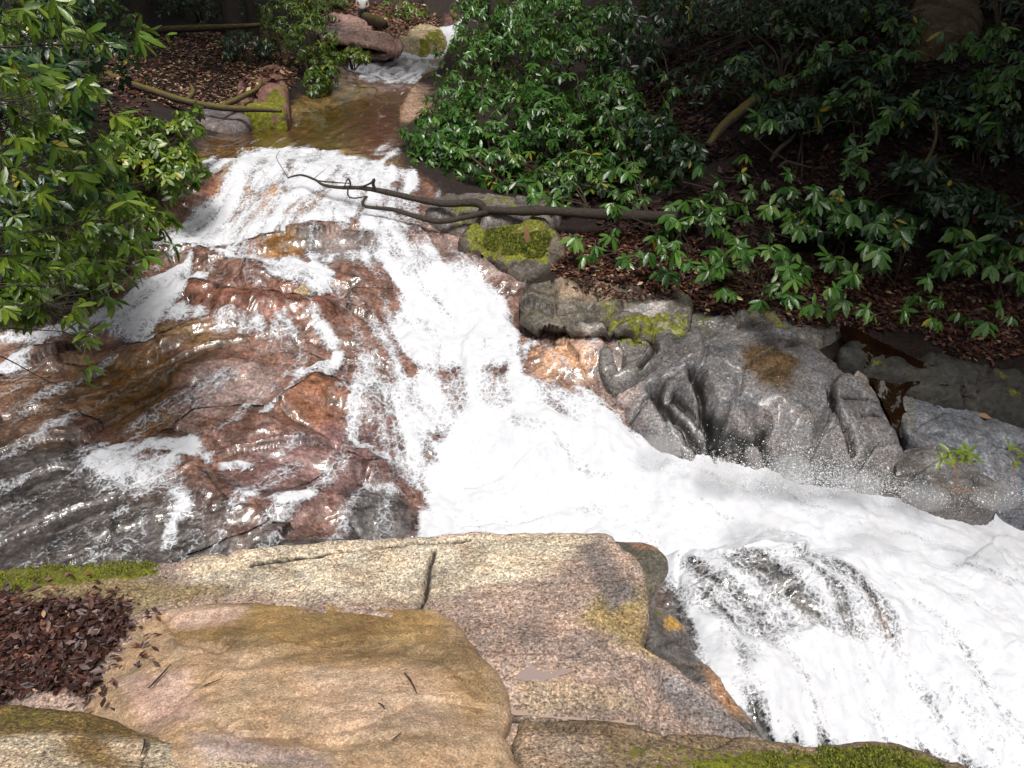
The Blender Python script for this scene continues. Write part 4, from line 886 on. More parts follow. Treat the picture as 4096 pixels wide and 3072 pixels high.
bush(RH, "dark small-leaved evergreen shrub in the top left corner", (80,95), [blob(70,30,11,70,40,.9), blob(110,60,11.5,30,30,.6), blob(20,60,10.5,50,50,.8)], 420, 33, group=LEFTG, L=.10, mat=M_leafd)
bush(RH, "dark inner mass of the left rhododendrons behind the bright boughs", (20,240), [blob(40,90,7.2,55,50,.5), blob(50,175,7.0,50,45,.5), blob(15,250,6.6,35,40,.4)], 280, 34, group=LEFTG, L=.135, mat=M_leafd, bias=.02)  # dark-leaved fill added so the gaps between the boughs look shaded
bush(RH, "yellow-green rhododendron twigs dangling at the left rapids' edge", (60,285), [blob(120,225,6.6,44,26,.4), blob(70,265,6.3,50,28,.4), blob(25,300,6.0,30,20,.3)], 170, 35, group=LEFTG, L=.14, mat=M_leafy)
# upstream bushes
UPG = "bushes along the far pool"
bush('streamside_bush', "yellow-green bush above the pool's left shore, right of the litter-topped rock", (315,85), [blob(312,38,20,26,30,1.1), blob(318,62,19.6,18,18,.9), blob(290,20,21,30,24,1.2)], 340, 40, group=UPG, L=.13, mat=M_leafy, segs=2, cat='bush', bias=.1)
bush('streamside_bush', "low bright bush dipping to the water beside the black hollow", (352,70), [blob(352,54,21.5,14,8,.6), blob(364,58,21.3,8,5,.4), blob(335,58,21.5,10,8,.5)], 110, 41, group=UPG, L=.12, mat=M_leafy, segs=2, cat='bush', bias=.22)
bush('streamside_bush', "olive bush touching the dark water under the yellow-green one", (322,90), [blob(316,84,18.2,14,14,.5), blob(328,74,18.8,10,10,.5)], 120, 42, group=UPG, L=.11, mat=M_leafy, segs=2, cat='bush')
bush('streamside_bush', "sparse bush beside the seated person, speckled with yellow-green leaves", (400,20), [blob(395,8,33,16,10,1), blob(415,12,33,12,8,1)], 90, 43, group=UPG, L=.15, mat=M_leafy, segs=2, cat='bush', bias=.15)
bush('streamside_bush', "dim green bush on the left leaf-littered slope below the horizontal log", (250,62), [blob(242,42,20,20,11,.8), blob(268,48,20,12,10,.6), blob(232,52,19.5,8,8,.4)], 110, 44, group=UPG, L=.14, mat=M_leafd, segs=2, cat='bush')
bush('streamside_bush', "tall dark bush behind the trunks at the top left", (200,20), [blob(195,8,24,50,16,1.5), blob(260,8,25,40,16,1.5), blob(150,5,22,40,16,1.5)], 330, 45, group=UPG, L=.15, mat=M_leafd, segs=2, cat='bush')
bush('streamside_bush', "bush at the top edge between the seated person and the yellow-green bush", (340,8), [blob(322,6,29,14,8,1), blob(345,0,30,12,6,1)], 90, 46, group=UPG, L=.16, mat=M_leafy, segs=2, cat='bush')
# seedlings on the low boulder
def seedling(label, stems, tips, seed, leafL):
    g = np.random.default_rng(seed); b = np.asarray(stems[0][0]); r = tag(empty('seedling', b), label, 'seedling', 'seedlings on the rocks at right')
    t = NT("seedling stem"); st = t.fin(t('BsdfPrincipled', {'Base Color': (.42, .16, .03, 1), 'Roughness': .5}).outputs[0])
    for s in stems:
        mb = MB(); tube(mb, s, [.0035, .003, .002], 5, 4, .1, seed); mb.build('stem', st, r, off=b)
    mb = MB(); v, f, a = whorls(g, [np.asarray(q) for q in tips], [np.array((g.normal(0, .3), -.4, .9)) for _ in tips], (4, 7), leafL, leafL * .33, (40, 85), .15, 0., .45); mb.add(v, f, a)
    mb.build('foliage', M_leafy, r, off=b); return r
sb = P(956, 492, 6.35)
seedling("small bright seedling with orange stems on the low dark boulder", [[sb, P(957,475,6.36), P(958,460,6.38)], [sb, P(955,468,6.36), P(949,452,6.4)], [sb, P(944,486,6.32), P(930,478,6.35)], [sb, P(970,490,6.3), P(978,496,6.28)]],
 [P(957,458,6.38), P(950,452,6.4), P(966,458,6.4), P(976,460,6.42), P(962,452,6.42), P(943,458,6.4), P(970,452,6.42)], 5, .11)
sb2 = P(1016, 490, 6.4)
seedling("second bright seedling at the right edge on a thin dark stem", [[sb2, P(1014,470,6.4), P(1021,446,6.4)], [P(1014,470,6.4), P(1012,458,6.4), P(1009,446,6.42)]], [P(1014,462,6.38), P(1010,446,6.42), P(1022,456,6.4)], 6, .11)
# ------------------------------------------------------------------ wood: fallen branch, logs, trunks, tall trees
def P3(L_): return np.array([P(*q) for q in L_])
def woody(name, label, cat, parts, mat, group=None, sides=10, wob=.08):
    b = np.asarray(parts[0][1][0], float); r = tag(empty(name, b), label, cat, group)
    for i, (pn, pts, rad) in enumerate(parts):
        mb = MB(); tube(mb, pts, rad, sides if max(np.atleast_1d(rad)) > .02 else 6, 6, wob, i); mb.build(pn, mat, r, off=b)
    return r
BR = lambda L_, Y0=10.4: P3([(x / 2.16, y / 2.16, Y) for x, y, Y in L_])
woody('fallen_branch', "long bare forked branch fallen across the rapids from the right bank", 'branch', [
 ('trunk', BR([(1480,470,9.8),(1430,468,9.9),(1300,463,10.1),(1200,456,10.2),(1150,455,10.25),(1100,456,10.3),(1045,452,10.4)]), [.07,.068,.072,.058,.066,.05,.05]),
 ('limb', BR([(1046,452,10.4),(1028,438,10.42),(960,440,10.5),(900,430,10.55),(830,414,10.6),(780,406,10.65),(735,405,10.7),(700,400,10.75),(680,388,10.8),(650,378,10.85),(622,384,10.9)]), [.05,.055,.045,.042,.036,.028,.024,.02,.016,.014,.010]),
 ('limb', BR([(1060,455,10.38),(1010,468,10.35),(950,478,10.3),(900,468,10.35),(850,453,10.4),(790,446,10.45),(786,432,10.48),(794,424,10.5)]), [.045,.036,.038,.034,.028,.022,.018,.014]),
 ('twig', BR([(812,412,10.6),(806,398,10.58),(808,388,10.56),(800,396,10.6),(770,408,10.64)]), [.02,.022,.02,.014,.012]),
 ('twig', BR([(755,408,10.66),(757,396,10.64),(752,386,10.62),(748,392,10.64),(744,402,10.66)]), [.010,.012,.010,.008,.007]),
 ('twig', BR([(752,404,10.66),(752,422,10.6),(765,428,10.58),(790,424,10.56)]), [.012,.011,.010,.008]),
 ('twig', BR([(684,390,10.8),(720,394,10.76),(757,396,10.7)]), [.010,.009,.007]),
 ('twig', BR([(622,384,10.9),(610,364,10.95),(597,340,11.0),(604,326,11.02)]), [.006,.005,.004,.003]),
 ('twig', BR([(676,388,10.8),(690,376,10.82),(702,366,10.84)]), [.005,.004,.003]),
 ], M_branch)
LOGG = "fallen logs on the banks"
woody('fallen_log', "thin dark log slanting into the pool's left shore, mossy yellow at its top", 'log', [
 ('trunk', P3([(105,72,15.2),(122,81,15.0),(150,90,14.9),(185,101,14.7),(225,108,14.6),(262,109.5,14.5),(281,111,14.4)]), [.065,.065,.06,.06,.055,.045,.03]),
 ('branch_stub', P3([(188,100,14.8),(193,92,14.9),(190,84,15.2)]), [.05,.04,.02]),
 ('branch_stub', P3([(222,106,14.7),(240,98,15.2),(258,88,15.8),(262,78,16.2)]), [.05,.05,.04,.02])], M_barkm, LOGG)
woody('fallen_log', "long horizontal log lying high on the left slope behind the trunks", 'log', [('trunk', P3([(135,32,19.5),(180,29,20.3),(230,27,21),(262,25,21.5)]), [.07,.08,.07,.05])], M_barkm, LOGG)
woody('fallen_log', "short mossy log lying on the tilted ground in front of the seated person", 'log', [('trunk', P3([(366,17.5,28.6),(378,22,27.4),(384,25,27.0)]), [.17,.17,.14])], M_barkm, LOGG)
woody('fallen_log', "mossy orange-brown log leaning up the dark slope in the right half", 'log', [('trunk', P3([(708,146,11.2),(722,128,11.4),(745,108,11.6),(768,90,11.9),(790,76,12.3)]), [.05,.07,.08,.065,.04])], M_barkm, LOGG)
woody('fallen_log', "pale log end sloping behind the far cascade at the top edge", 'log', [('trunk', P3([(432,-2,38),(448,10,36),(456,18,34)]), [.16,.16,.12])], M_barkm, LOGG)
woody('exposed_root', "crooked grey root curling over the dark slope beneath the sprays", 'root', [('root', P3([(770,162,10.6),(778,150,10.7),(790,140,10.8),(796,132,10.9)]), [.025,.03,.025,.015]), ('root', P3([(778,168,10.4),(786,162,10.45),(796,164,10.4),(812,168,10.3)]), [.02,.024,.02,.01])], M_branch)
woody('bent_sapling', "thin mossy sapling stem bent on the dark slope at right", 'sapling', [('stem', P3([(918,172,9.6),(930,155,9.7),(936,135,9.8),(934,112,10.0)]), [.022,.022,.02,.014])], M_barkm)
VG = "bare vines looping over the right slope"
for lab, pts in (("bare twig arching left of the branch sprays", [(640,140,11),(665,158,10.8),(690,170,10.6),(720,186,10.3)]), ("thin vine looping below the pale sprays of the slope", [(802,134,10.4),(822,128,10.4),(832,122,10.4),(845,121,10.4),(862,124,10.3)]),
                 ("long bare twig slanting down to the leaf litter from the branch's end", [(700,208,9.6),(735,220,9.4),(765,230,9.2),(790,238,9.0)]), ("bare twig sticking out over the slope left of the bent sapling", [(683,182,10.2),(700,186,10.1),(720,192,10.0)])):
    woody('bare_vine', lab, 'vine', [('stem', P3(pts), [.008,.007,.006,.005])], M_twig, VG)
# standing trees: some trunks in view, others unseen, crown of leaf clumps high above the frame
def tree(label, foot, lean, rad, height, crown_r, seed, mat=M_bark, nleaf=1500, group="forest trees around the ravine", crown_at=.62, flat=.5):
    g = np.random.default_rng(seed); b = np.asarray(foot, float); top = b + np.array((lean[0], lean[1], height))
    r = tag(empty('forest_tree', b), label, 'tree', group)
    mb = MB(); m = [b + np.array((0, 0, -.3))] + [b + (top - b) * t + np.append(g.normal(0, .05, 2), 0) * height * .15 for t in (.12, .4, .7, 1.)]
    tube(mb, m, [rad * 1.35, rad, rad * .8, rad * .55, rad * .2], 10, 6, .05, seed); mb.build('trunk', mat, r, off=b)
    cl = MB(); cc = []
    for i in range(9):
        t = g.uniform(crown_at, 1.); p = b + (top - b) * t; az = g.uniform(0, 6.28); l = crown_r * g.uniform(.6, 1.)
        e = p + np.array((math.cos(az) * l, math.sin(az) * l, l * g.uniform(.05, .5)))
        mb = MB(); tube(mb, [p, .5 * (p + e) + np.array((0, 0, .1 * l)), e], [rad * .35, rad * .22, rad * .06], 6, 4, .1, i); mb.build('limb', mat, r, off=b); cc.append(e); cc.append(.5 * (p + e))
    cc = np.array(cc); n = nleaf
    p = cc[g.integers(0, len(cc), n)] + g.normal(size=(n, 3)) * np.array((crown_r * .33, crown_r * .33, crown_r * .33 * flat))
    d = g.normal(size=(n, 3)); nn = g.normal(size=(n, 3)) * .6 + np.array((0, 0, 1.))
    L = g.uniform(.3, .55, n)
    v, f, a = leaves(p, d, nn, L, L * .6, np.full(n, .1), np.clip(g.normal(.4, .2, n), 0, .97), 2)
    cl.add(v, f, a); cl.build('crown', M_leafd, r, off=b); return r
def foot(px, py, Y): q = P(px, py, Y); q[2] = ground_z(q[0], q[1]); return q
tree("dark straight trunk at the top left above the horizontal log", foot(144,26,20), (-2.2,.5), .17, 13, 3.2, 1)
tree("dark trunk standing behind the middle of the horizontal log", foot(235,24,22.5), (-2.0,1), .20, 14, 3.4, 2)
tree("thin trunk just right of the trunk behind the horizontal log", foot(252,20,24), (-1.6,.6), .12, 12, 2.6, 3)
tree("slender pale trunk near the yellow-green bush at the top", foot(205,20,25), (-2.0,.6), .10, 12, 2.6, 4)
tree("dark leaning trunk rising out of the bright rhododendrons at top centre", foot(509,34,18) , (-1.9,.8), .13, 13, 2.4, 5, crown_at=.8)
tree("second dark trunk half hidden in the rhododendrons right of the leaning one", foot(548,34,19), (-1.2,.6), .17, 13, 2.6, 6, crown_at=.75)
tree("tree at the right bank whose crown shades the dark slope", (9.5,12.5,ground_z(9.5,12.5)), (-1.5,-1.5), .25, 14, 4.2, 7, nleaf=2600, crown_at=.45)
tree("tree on the upper right slope shading the rhododendrons", (7.5,17,ground_z(7.5,17)), (-.5,-1.5), .25, 13, 4.2, 8, nleaf=2600, crown_at=.45)
tree("hemlock high on the far right slope above the tan boulder", (13,9,ground_z(13,9)), (-2.5,0), .28, 13, 4.4, 9, nleaf=2600, crown_at=.4)
tree("tree above the near right bank", (12.5,5,ground_z(12.5,5)), (-2.2,0), .25, 14, 4.0, 10, nleaf=2200, crown_at=.5)
tree("tree on the left bank above the near boughs", (-12,12,ground_z(-12,12)), (1.0,-.3), .25, 13, 4.0, 11, nleaf=2600, crown_at=.42)
tree("tree over the left slope behind the near boughs", (-9,16,ground_z(-9,16)), (1,0), .25, 13, 4.2, 12, nleaf=2600, crown_at=.42)
tree("tree at the far end of the ravine behind the seated person", (-3,40,ground_z(-3,40)), (0,0), .3, 15, 5, 13, nleaf=2600, crown_at=.3)
tree("tree behind the far cascade at the top edge", (2.5,40,ground_z(2.5,40)), (0,0), .3, 15, 5, 14, nleaf=2600, crown_at=.3)
tree("added unseen tree shading the right bank, leaning out over the torrent", (9.5,3.5,ground_z(9.5,3.5)), (-4.2,3.0), .25, 13.5, 3.0, 15, nleaf=2400, crown_at=.6)  # out of view, added so its crown blocks sun from the right bank
tree("added unseen tree by the grey slab, shading the right bank", (10.5,7.5,ground_z(10.5,7.5)), (-4.4,-.2), .22, 12.5, 3.0, 16, nleaf=2200, crown_at=.6)  # unseen sun blocker, added to darken the right bank
tree("added unseen tree leaning over the ribbed boulder to shade the right bank", (8.8,9.5,ground_z(8.8,9.5)), (-4.8,-2.2), .24, 12.5, 2.6, 17, nleaf=1300, crown_at=.62)  # added outside the view, crown placed to shade the right bank
# the tan boulder and the bank above, top right
rock('tan_boulder', "tan boulder half hidden by leaves in the upper right corner", 'rock',
 [(905,4,13.4),(925,-6,13.9),(960,-8,14),(985,2,13.8),(985,16,13.0),(960,24,12.6),(930,22,12.7),(912,14,13)], [(945,6,13.3)], M_far, (.13,.09,.04), res=.03, rnd=.25, drop=.3, amp=.08, scale=1.4, seed=30, fac=(.9,.12))
# ------------------------------------------------------------------ leaf litter, twigs, single leaves, spray
t = NT("dead leaf"); v = t.attr('vary').outputs['Fac']; rp = t('ValToRGB', {'Fac': v}); cr = rp.color_ramp
cr.elements[0].position = 0; cr.elements[0].color = (.035, .016, .014, 1); cr.elements[1].position = 1; cr.elements[1].color = (.45, .36, .2, 1)
for p_, c_ in ((.35, (.065, .026, .02, 1)), (.6, (.12, .05, .034, 1)), (.8, (.22, .095, .05, 1)), (.93, (.36, .22, .13, 1))):
    e = cr.elements.new(p_); e.color = c_
M_dead = t.fin(t('BsdfPrincipled', {'Base Color': rp.outputs[0], 'Roughness': .5, 'Specular IOR Level': .5}).outputs[0])
def litter(name, label, pts, n, seed, L=(.05, .13), zf=None, lift=.012, tilt=.5, vmean=.5, fe=.3, skip=None):
    g = np.random.default_rng(seed); q = gpoly(pts) if zf is None else np.array([hit(zf, *p, y0=1.2)[:2] for p in pts]); f = zf or H0
    out = []; lo, hi = q.min(0), q.max(0)
    while sum(map(len, out)) < n:
        p = g.uniform(lo, hi, (4000, 2)); d = poly_sd(q, p[:, 0], p[:, 1]) + .3 * fbm(p[:, 0] * 1.2 + seed, p[:, 1] * 1.2, 3)
        ok = (d > 0)
        if skip is not None: ok &= g.random(len(p)) < sstep(-.5, .3, fbm(p[:, 0] * .9, p[:, 1] * .9 + seed, 3)) * .9 + .1
        out.append(p[ok])
    p = np.concatenate(out)[:n]
    if zf is None:
        iy = np.clip(np.searchsorted(ys, p[:, 1]), 0, NY - 1); ix = np.clip(np.searchsorted(xs, p[:, 0]), 0, NX - 1); z = ZB[iy, ix]
    else: z = zf(p[:, 0], p[:, 1])
    pos = np.c_[p, z + lift * g.uniform(.3, 2.2, n)]
    az = g.uniform(0, 6.28, n); d = np.c_[np.cos(az), np.sin(az), g.normal(0, tilt * .6, n)]
    nn = np.c_[g.normal(0, tilt, n), g.normal(0, tilt, n), np.ones(n)]; l = g.uniform(L[0], L[1], n)
    v, fa, a = leaves(pos, d, nn, l, l * g.uniform(.3, .6, n), g.normal(.1, .2, n), np.clip(g.normal(vmean, .24, n), 0, 1), 2)
    mb = MB(); mb.add(v, fa, a); return tag(mb.build(name, M_dead), label, None, None, 'stuff')
litter('leaf_litter', "dark wet leaves under the sprays of the right bank", [(600,215),(700,190),(760,140),(860,100),(980,90),(1080,110),(1220,120),(1240,320),(1080,300),(900,290),(800,270),(700,245),(620,235)], 11000, 1, vmean=.10)  # leaf tone lowered here to stand in for shade under the sprays
litter('leaf_litter', "red-brown dead leaves along the top of the right bank's rocks", [(530,240),(600,232),(700,244),(800,268),(900,288),(1080,300),(1230,320),(1230,400),(1080,375),(1000,352),(900,342),(850,322),(760,316),(700,308),(620,290),(560,282),(540,262)], 15000, 9, L=(.04, .10), vmean=.5)
litter('leaf_litter', "shade-darkened dead leaves on the steep slope under the rhododendrons", [(500,130),(600,130),(680,40),(800,-10),(1040,-20),(1080,120),(860,110),(760,150),(640,200),(540,200)], 12000, 2, vmean=.15, skip=1)  # slope shade is painted in through the low leaf tone
litter('leaf_litter', "red-brown dead leaves on the left slope above the pool", [(100,60),(140,34),(230,28),(290,36),(300,70),(285,98),(240,110),(180,108),(120,90)], 11000, 3, L=(.05, .11), vmean=.72)
litter('leaf_litter', "dead leaves scattered around the seated person", [(312,10),(350,-2),(420,0),(440,22),(400,46),(370,44),(330,30)], 4500, 4, L=(.09, .17), vmean=.66)
litter('leaf_litter', "dead leaves on the dim left bank", [(-40,60),(100,40),(150,110),(140,200),(120,240),(0,240),(-60,240)], 5000, 5, vmean=.4)
rl = ROCKF['litter_topped_rock']
litter('leaf_litter', "dead leaves on the block at the pool edge", [(240,80),(262,70),(282,72),(284,92),(262,96),(242,94)], 700, 6, L=(.08, .15), zf=rl, lift=.03, vmean=.68)
FR = ROCKF['rounded_boulder']; SL_ = ROCKF['granite_slab']
def heapz(x, y): return np.maximum(SL_(x, y), FR(x, y)) + .02
litter('leaf_litter', "heap of wet dark dead leaves in the hollow at the left edge", [(-60,598),(0,598),(60,600),(100,615),(112,640),(110,668),(120,690),(135,708),(105,716),(60,708),(0,706),(-60,706)], 5200, 7, L=(.022, .075), zf=heapz, lift=.03, tilt=.9, vmean=.2)
litter('leaf_litter', "dead leaves lodged on top of the flat boulder", [(556,276),(690,288),(690,306),(640,298),(570,292)], 420, 10, L=(.04, .09), zf=ROCKF['flat_topped_boulder'], lift=.02, vmean=.5)
litter('leaf_litter', "stray wet leaves around the rim of the heap", [(-20,585),(110,588),(150,620),(165,690),(150,730),(60,722),(100,660),(60,602)], 150, 8, L=(.03, .07), zf=heapz, lift=.012, tilt=.5, vmean=.3)
def one_leaf(label, p, d, n, L, Wd, v, droop=.1, group="single fallen leaves"):
    mb = MB(); V, Fc, a = leaves(np.array([np.zeros(3)]), np.array([d], float), np.array([n], float), np.array([L]), np.array([Wd]), np.array([droop]), np.array([v])); mb.add(V, Fc, a)
    o = mb.build('fallen_leaf', M_dead); o.location = p; return tag(o, label, 'leaf', group)
def on(f, px, py, dz=.02): q = hit(f, px, py, y0=1.2); q[2] += dz; return q
one_leaf("orange curled leaf standing on the dark leaf heap, pointing down", on(heapz, 54, 628, .07), (.10,-.9,-.15), (.3,.1,1), .105, .03, .86)
one_leaf("tan curled leaf joined to the top of the orange one on the leaf heap", on(heapz, 47, 620, .08), (.4,-.7,.1), (0,.2,1), .07, .025, .95)
one_leaf("orange-brown leaf at the right rim of the leaf heap", on(heapz, 91, 640, .07), (1,.05,0), (0,-.3,1), .08, .03, .84)
one_leaf("dark maroon curled leaf at the heap's lower right rim", on(heapz, 100, 652, .07), (.3,-1,0), (.5,0,1), .12, .03, .36, .3)
one_leaf("orange-tinted wet leaf at the heap's upper left", on(heapz, 6, 610, .06), (1,.1,0), (0,-.2,1), .09, .035, .8)
one_leaf("pinkish leaf lying on the bluish-grey slab at right", on(ROCKF['grey_slab'], 977, 417, .02), (1,-.2,.05), (0,-.2,1), .14, .10, .9, .2)
one_leaf("brown leaf hanging upright against the mossy boulder under the branch", P(527,227,9.6), (0,-.1,-1), (0,-1,.1), .20, .07, .84)
TG = "loose twigs on the front boulder"
for lab, a, b, r_ in (("dark twig lying on the middle of the rounded boulder", (405,677), (417,697), .0042), ("short dark twig left of the bigger one on the boulder", (379,707), (385,713), .003), ("small twig near the bottom edge of the boulder", (393,744), (402,736), .003),
                      ("broken stick in the pale hollow beside the leaf heap", (150,692), (172,668), .005), ("thin twig pointing out of the leaf heap", (82,650), (112,640), .004), ("slim twig on the boulder's left flank", (205,690), (222,683), .003),
                      ("twig on the rock at the bottom left edge", (146,744), (142,760), .004)):
    f = FR if a[0] > 140 and a[1] < 743 and a[0] != 146 else (heapz if a[1] < 700 else ROCKF['foreground_rock'])
    A, B = on(f, *a, .03), on(f, *b, .03); mb = MB(); tube(mb, [A, .5 * (A + B) + np.array((.006, 0, .004)), B], [r_, r_ * 1.1, r_ * .6], 6, 4, .15, 3)
    tag(mb.build('twig', M_bark), lab, 'twig', TG)
M_moss = leaf_material("moss tuft", (.05, .06, .004), (.15, .17, .008), (.30, .33, .02), .8)
def moss_tufts(label, zf, poly, n, seed, L=.016):
    g = np.random.default_rng(seed); q = np.array([hit(zf, *p, y0=1.2)[:2] for p in poly]); lo, hi = q.min(0), q.max(0)
    p = g.uniform(lo, hi, (n * 4, 2)); d = poly_sd(q, p[:, 0], p[:, 1]) + .05 * fbm(p[:, 0] * 7, p[:, 1] * 7, 3); p = p[(d > 0) & (fbm(p[:, 0] * 9, p[:, 1] * 9 + 5, 3) > -.18)][:n]; m = len(p)
    pos = np.c_[p, zf(p[:, 0], p[:, 1]) - .006]; d = np.c_[g.normal(0, .5, (m, 2)), np.ones(m)]; l = g.uniform(.5, 1.3, m) * L
    v, f, a = leaves(pos, d, np.c_[g.normal(0, 1, (m, 2)), np.full(m, .2)], l, l * .45, np.full(m, .3), np.clip(g.normal(.55, .25, m), 0, .97), 2)
    mb = MB(); mb.add(v, f, a); return tag(mb.build('moss', M_moss), label, None, None, 'stuff')
moss_tufts("bright yellow-green moss cushion along the bottom right rock", ROCKF['mossy_rock'], [(700,752),(770,752),(830,748),(870,745),(910,750),(940,762),(985,790),(760,790),(690,775)], 9000, 1, .022)
moss_tufts("moss fringe on the slab's left end", SL_, [(-60,573),(0,570),(80,564),(150,561),(158,572),(90,582),(0,592),(-60,596)], 5000, 2, .022)
moss_tufts("olive moss on the boulder under the branch", ROCKF['mossy_boulder'], [(468,232),(535,224),(554,238),(540,258),(505,254),(480,244)], 6000, 3, .035)
# spray thrown up by the torrent in front of the ribbed boulder
g = np.random.default_rng(77); n = 14000
cx = np.concatenate([g.normal(0, 1, n)])
px = np.where(g.random(n) < .75, g.normal(800, 62, n), g.uniform(690, 1030, n)); base_py = np.interp(px, [690, 720, 760, 860, 900, 960, 1030], [458, 470, 478, 480, 484, 494, 490])
py = base_py + 10 + g.normal(0, 6, n) - np.abs(g.exponential(11, n)) * np.interp(px, [690, 780, 860, 900, 1030], [.6, 1.3, 1.2, .5, .4]); Yd = np.interp(px, [690, 1030], [6.55, 6.45]) + g.normal(0, .12, n)
pts = np.array([P(a, b, c) for a, b, c in zip(px, py, Yd)]); rr = np.minimum(g.lognormal(math.log(.0028), .5, n), .016)
pts2 = np.array([[wv[i][0], wv[i][1], wv[i][2]] for i in g.choice(np.where((foam.ravel() > .6) & (Yg.ravel() < 8) & (X.ravel() > -.6))[0], 6000)]); pts2[:, 2] += np.abs(g.exponential(.045, len(pts2)))
pts = np.concatenate([pts, pts2]); rr = np.concatenate([rr, np.minimum(g.lognormal(math.log(.0026), .45, len(pts2)), .009)])
oct_v = np.array([(1,0,0),(0,1,0),(-1,0,0),(0,-1,0),(0,0,1),(0,0,-1)], float)
m = len(pts); V = (pts[:, None] + oct_v[None] * rr[:, None, None]).reshape(-1, 3)
tri = np.array([(0,1,4),(1,2,4),(2,3,4),(3,0,4),(1,0,5),(2,1,5),(3,2,5),(0,3,5)]); Fq = (tri[None] + (np.arange(m) * 6)[:, None, None]).reshape(-1, 3)
t = NT("spray droplets"); M_spray = t.fin(t('BsdfPrincipled', {'Base Color': (.86, .87, .89, 1), 'Roughness': .3}).outputs[0])
tag(mesh_np('spray', V, Fq, M_spray), "white droplets flying off the torrent", None, None, 'stuff')
# ------------------------------------------------------------------ the seated person far upstream
def skin(name, verts, edges, radii, mat, parent=None, root=0, sub=2):
    me = bpy.data.meshes.new(name); me.from_pydata(verts, edges, []); o = bpy.data.objects.new(name, me); COL.objects.link(o)
    me.materials.append(mat); m = o.modifiers.new("skin", 'SKIN'); m.use_smooth_shade = True
    if not me.skin_vertices: me.skin_vertices.new()
    for i, r_ in enumerate(radii): me.skin_vertices[0].data[i].radius = (r_, r_) if np.isscalar(r_) else r_
    me.skin_vertices[0].data[root].use_root = True
    s = o.modifiers.new("sub", 'SUBSURF'); s.levels = s.render_levels = sub
    if parent: o.parent = parent
    return o
def plain(name, col, rough=.8):
    t = NT(name); n1 = t.noise(30, 4, .6, t.pos()).outputs[0]
    return t.fin(t('BsdfPrincipled', {'Base Color': t.mix(t.mr(n1, .3, .7), tuple(.8 * c for c in col), (*col, 1)), 'Roughness': rough}).outputs[0])
pe = P(363, 13.2, 28.9); pr_ = tag(empty('person', pe), "person in a white short-sleeved shirt and dark trousers seated on the bank, arms in lap", 'person'); pr_.rotation_euler = (0, 0, .25); pr_.scale = (.78, .78, .78)
M_skin, M_shirt, M_trs, M_shoe, M_hair = plain("skin", (.52, .32, .23)), plain("white shirt", (.80, .80, .80)), plain("dark trousers", (.03, .032, .04)), plain("shoes", (.25, .24, .22)), plain("hair", (.05, .035, .025))
bv = [(0,0,.10),(0,.02,.28),(0,.03,.46),(0,.01,.56),(0,-.02,.66),(0,-.03,.76),  # pelvis..head
 (.19,.02,.50),(.27,-.03,.30),(.10,-.26,.20),(.04,-.33,.19), (-.19,.02,.50),(-.27,-.03,.30),(-.10,-.24,.20),(-.03,-.31,.18),
 (.11,-.02,.08),(.16,-.44,.22),(.17,-.36,-.20),(.17,-.50,-.24), (-.11,-.02,.08),(-.17,-.42,.16),(-.16,-.40,-.24),(-.16,-.54,-.27)]
be = [(0,1),(1,2),(2,3),(3,4),(4,5),(2,6),(6,7),(7,8),(8,9),(2,10),(10,11),(11,12),(12,13),(0,14),(14,15),(15,16),(16,17),(0,18),(18,19),(19,20),(20,21)]
brd = [.14,.13,.12,.055,.085,.08,.055,.045,.033,.03,.055,.045,.033,.03,.09,.065,.045,.035,.09,.065,.045,.035]
skin('body', bv, be, brd, M_skin, pr_)
skin('shirt', [bv[i] for i in (0,1,2,6,10)] + [(.235,0,.39), (-.235,0,.39)], [(0,1),(1,2),(2,3),(2,4),(3,5),(4,6)], [.165,.16,.15,.082,.082,.078,.078], M_shirt, pr_)
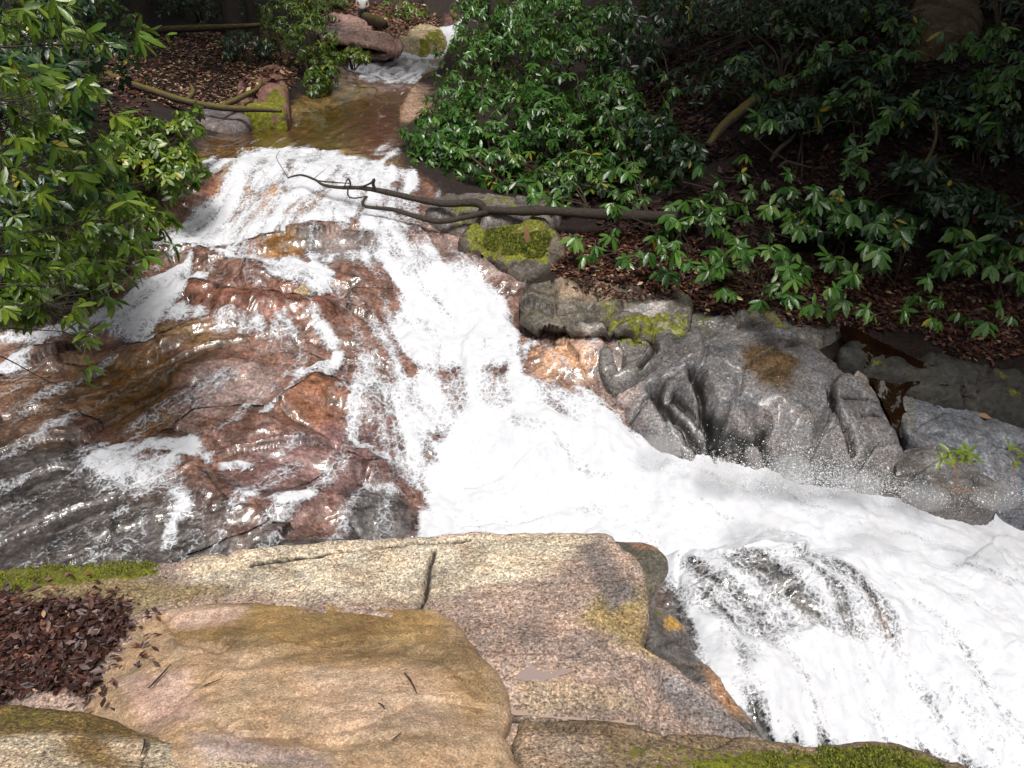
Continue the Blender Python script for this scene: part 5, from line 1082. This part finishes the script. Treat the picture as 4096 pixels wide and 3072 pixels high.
skin('trousers', [bv[i] for i in (0,14,15,18,19)] + [(.17,-.375,-.12), (-.16,-.405,-.16)], [(0,1),(1,2),(0,3),(3,4),(2,5),(4,6)], [.15,.105,.082,.105,.082,.062,.062], M_trs, pr_)
for s_ in (0, 4): skin('shoe', [(bv[16 + s_][0], bv[16 + s_][1] + .03, bv[16 + s_][2] - .06), bv[17 + s_], (bv[17 + s_][0], bv[17 + s_][1] - .07, bv[17 + s_][2] - .01)], [(0,1),(1,2)], [.05,.048,.035], M_shoe, pr_)
skin('hair', [(0,.02,.70),(0,.0,.80),(0,-.04,.845)], [(0,1),(1,2)], [.085,.095,.07], M_hair, pr_)

# drifting mist over the foot of the boulders
def ellipsoid(mb, c, r, nu=20, nv=12):
    th = np.linspace(0, 2 * np.pi, nu, endpoint=False); ph = np.linspace(.02, np.pi - .02, nv)
    V = np.array([(c[0] + r[0] * math.sin(b) * math.cos(a), c[1] + r[1] * math.sin(b) * math.sin(a), c[2] + r[2] * math.cos(b)) for b in ph for a in th])
    Fm = [(i * nu + j, (i + 1) * nu + j, (i + 1) * nu + (j + 1) % nu, i * nu + (j + 1) % nu) for i in range(nv - 1) for j in range(nu)]
    Fm += [tuple(k for k in (q[0], q[1], q[2], q[3])) for q in ((0, 1, 2, 3),)][:0]
    mb.add(V, Fm)
mb = MB()
for px_, py_, Yd_, rx_, rz_ in ((720,474,6.62,.24,.16),(790,476,6.6,.26,.24),(858,486,6.55,.24,.17),(925,496,6.5,.24,.14),(995,496,6.5,.25,.13),(660,448,6.85,.22,.12),(760,520,6.0,.34,.10),(880,535,5.95,.36,.10),(1000,545,5.9,.36,.10)):
    ellipsoid(mb, P(px_, py_, Yd_), (rx_, .2, rz_))
vm = bpy.data.materials.new("mist"); vm.use_nodes = True; vn = vm.node_tree.nodes; vn.clear(); vo = vn.new('ShaderNodeOutputMaterial'); vp = vn.new('ShaderNodeVolumePrincipled')
vp.inputs['Density'].default_value = 1.4; vp.inputs['Color'].default_value = (1, 1, 1, 1); vp.inputs['Anisotropy'].default_value = .2; vm.node_tree.links.new(vp.outputs[0], vo.inputs['Volume'])
tag(mb.build('mist', vm), "thin white mist over the torrent's far edge", None, None, 'stuff')
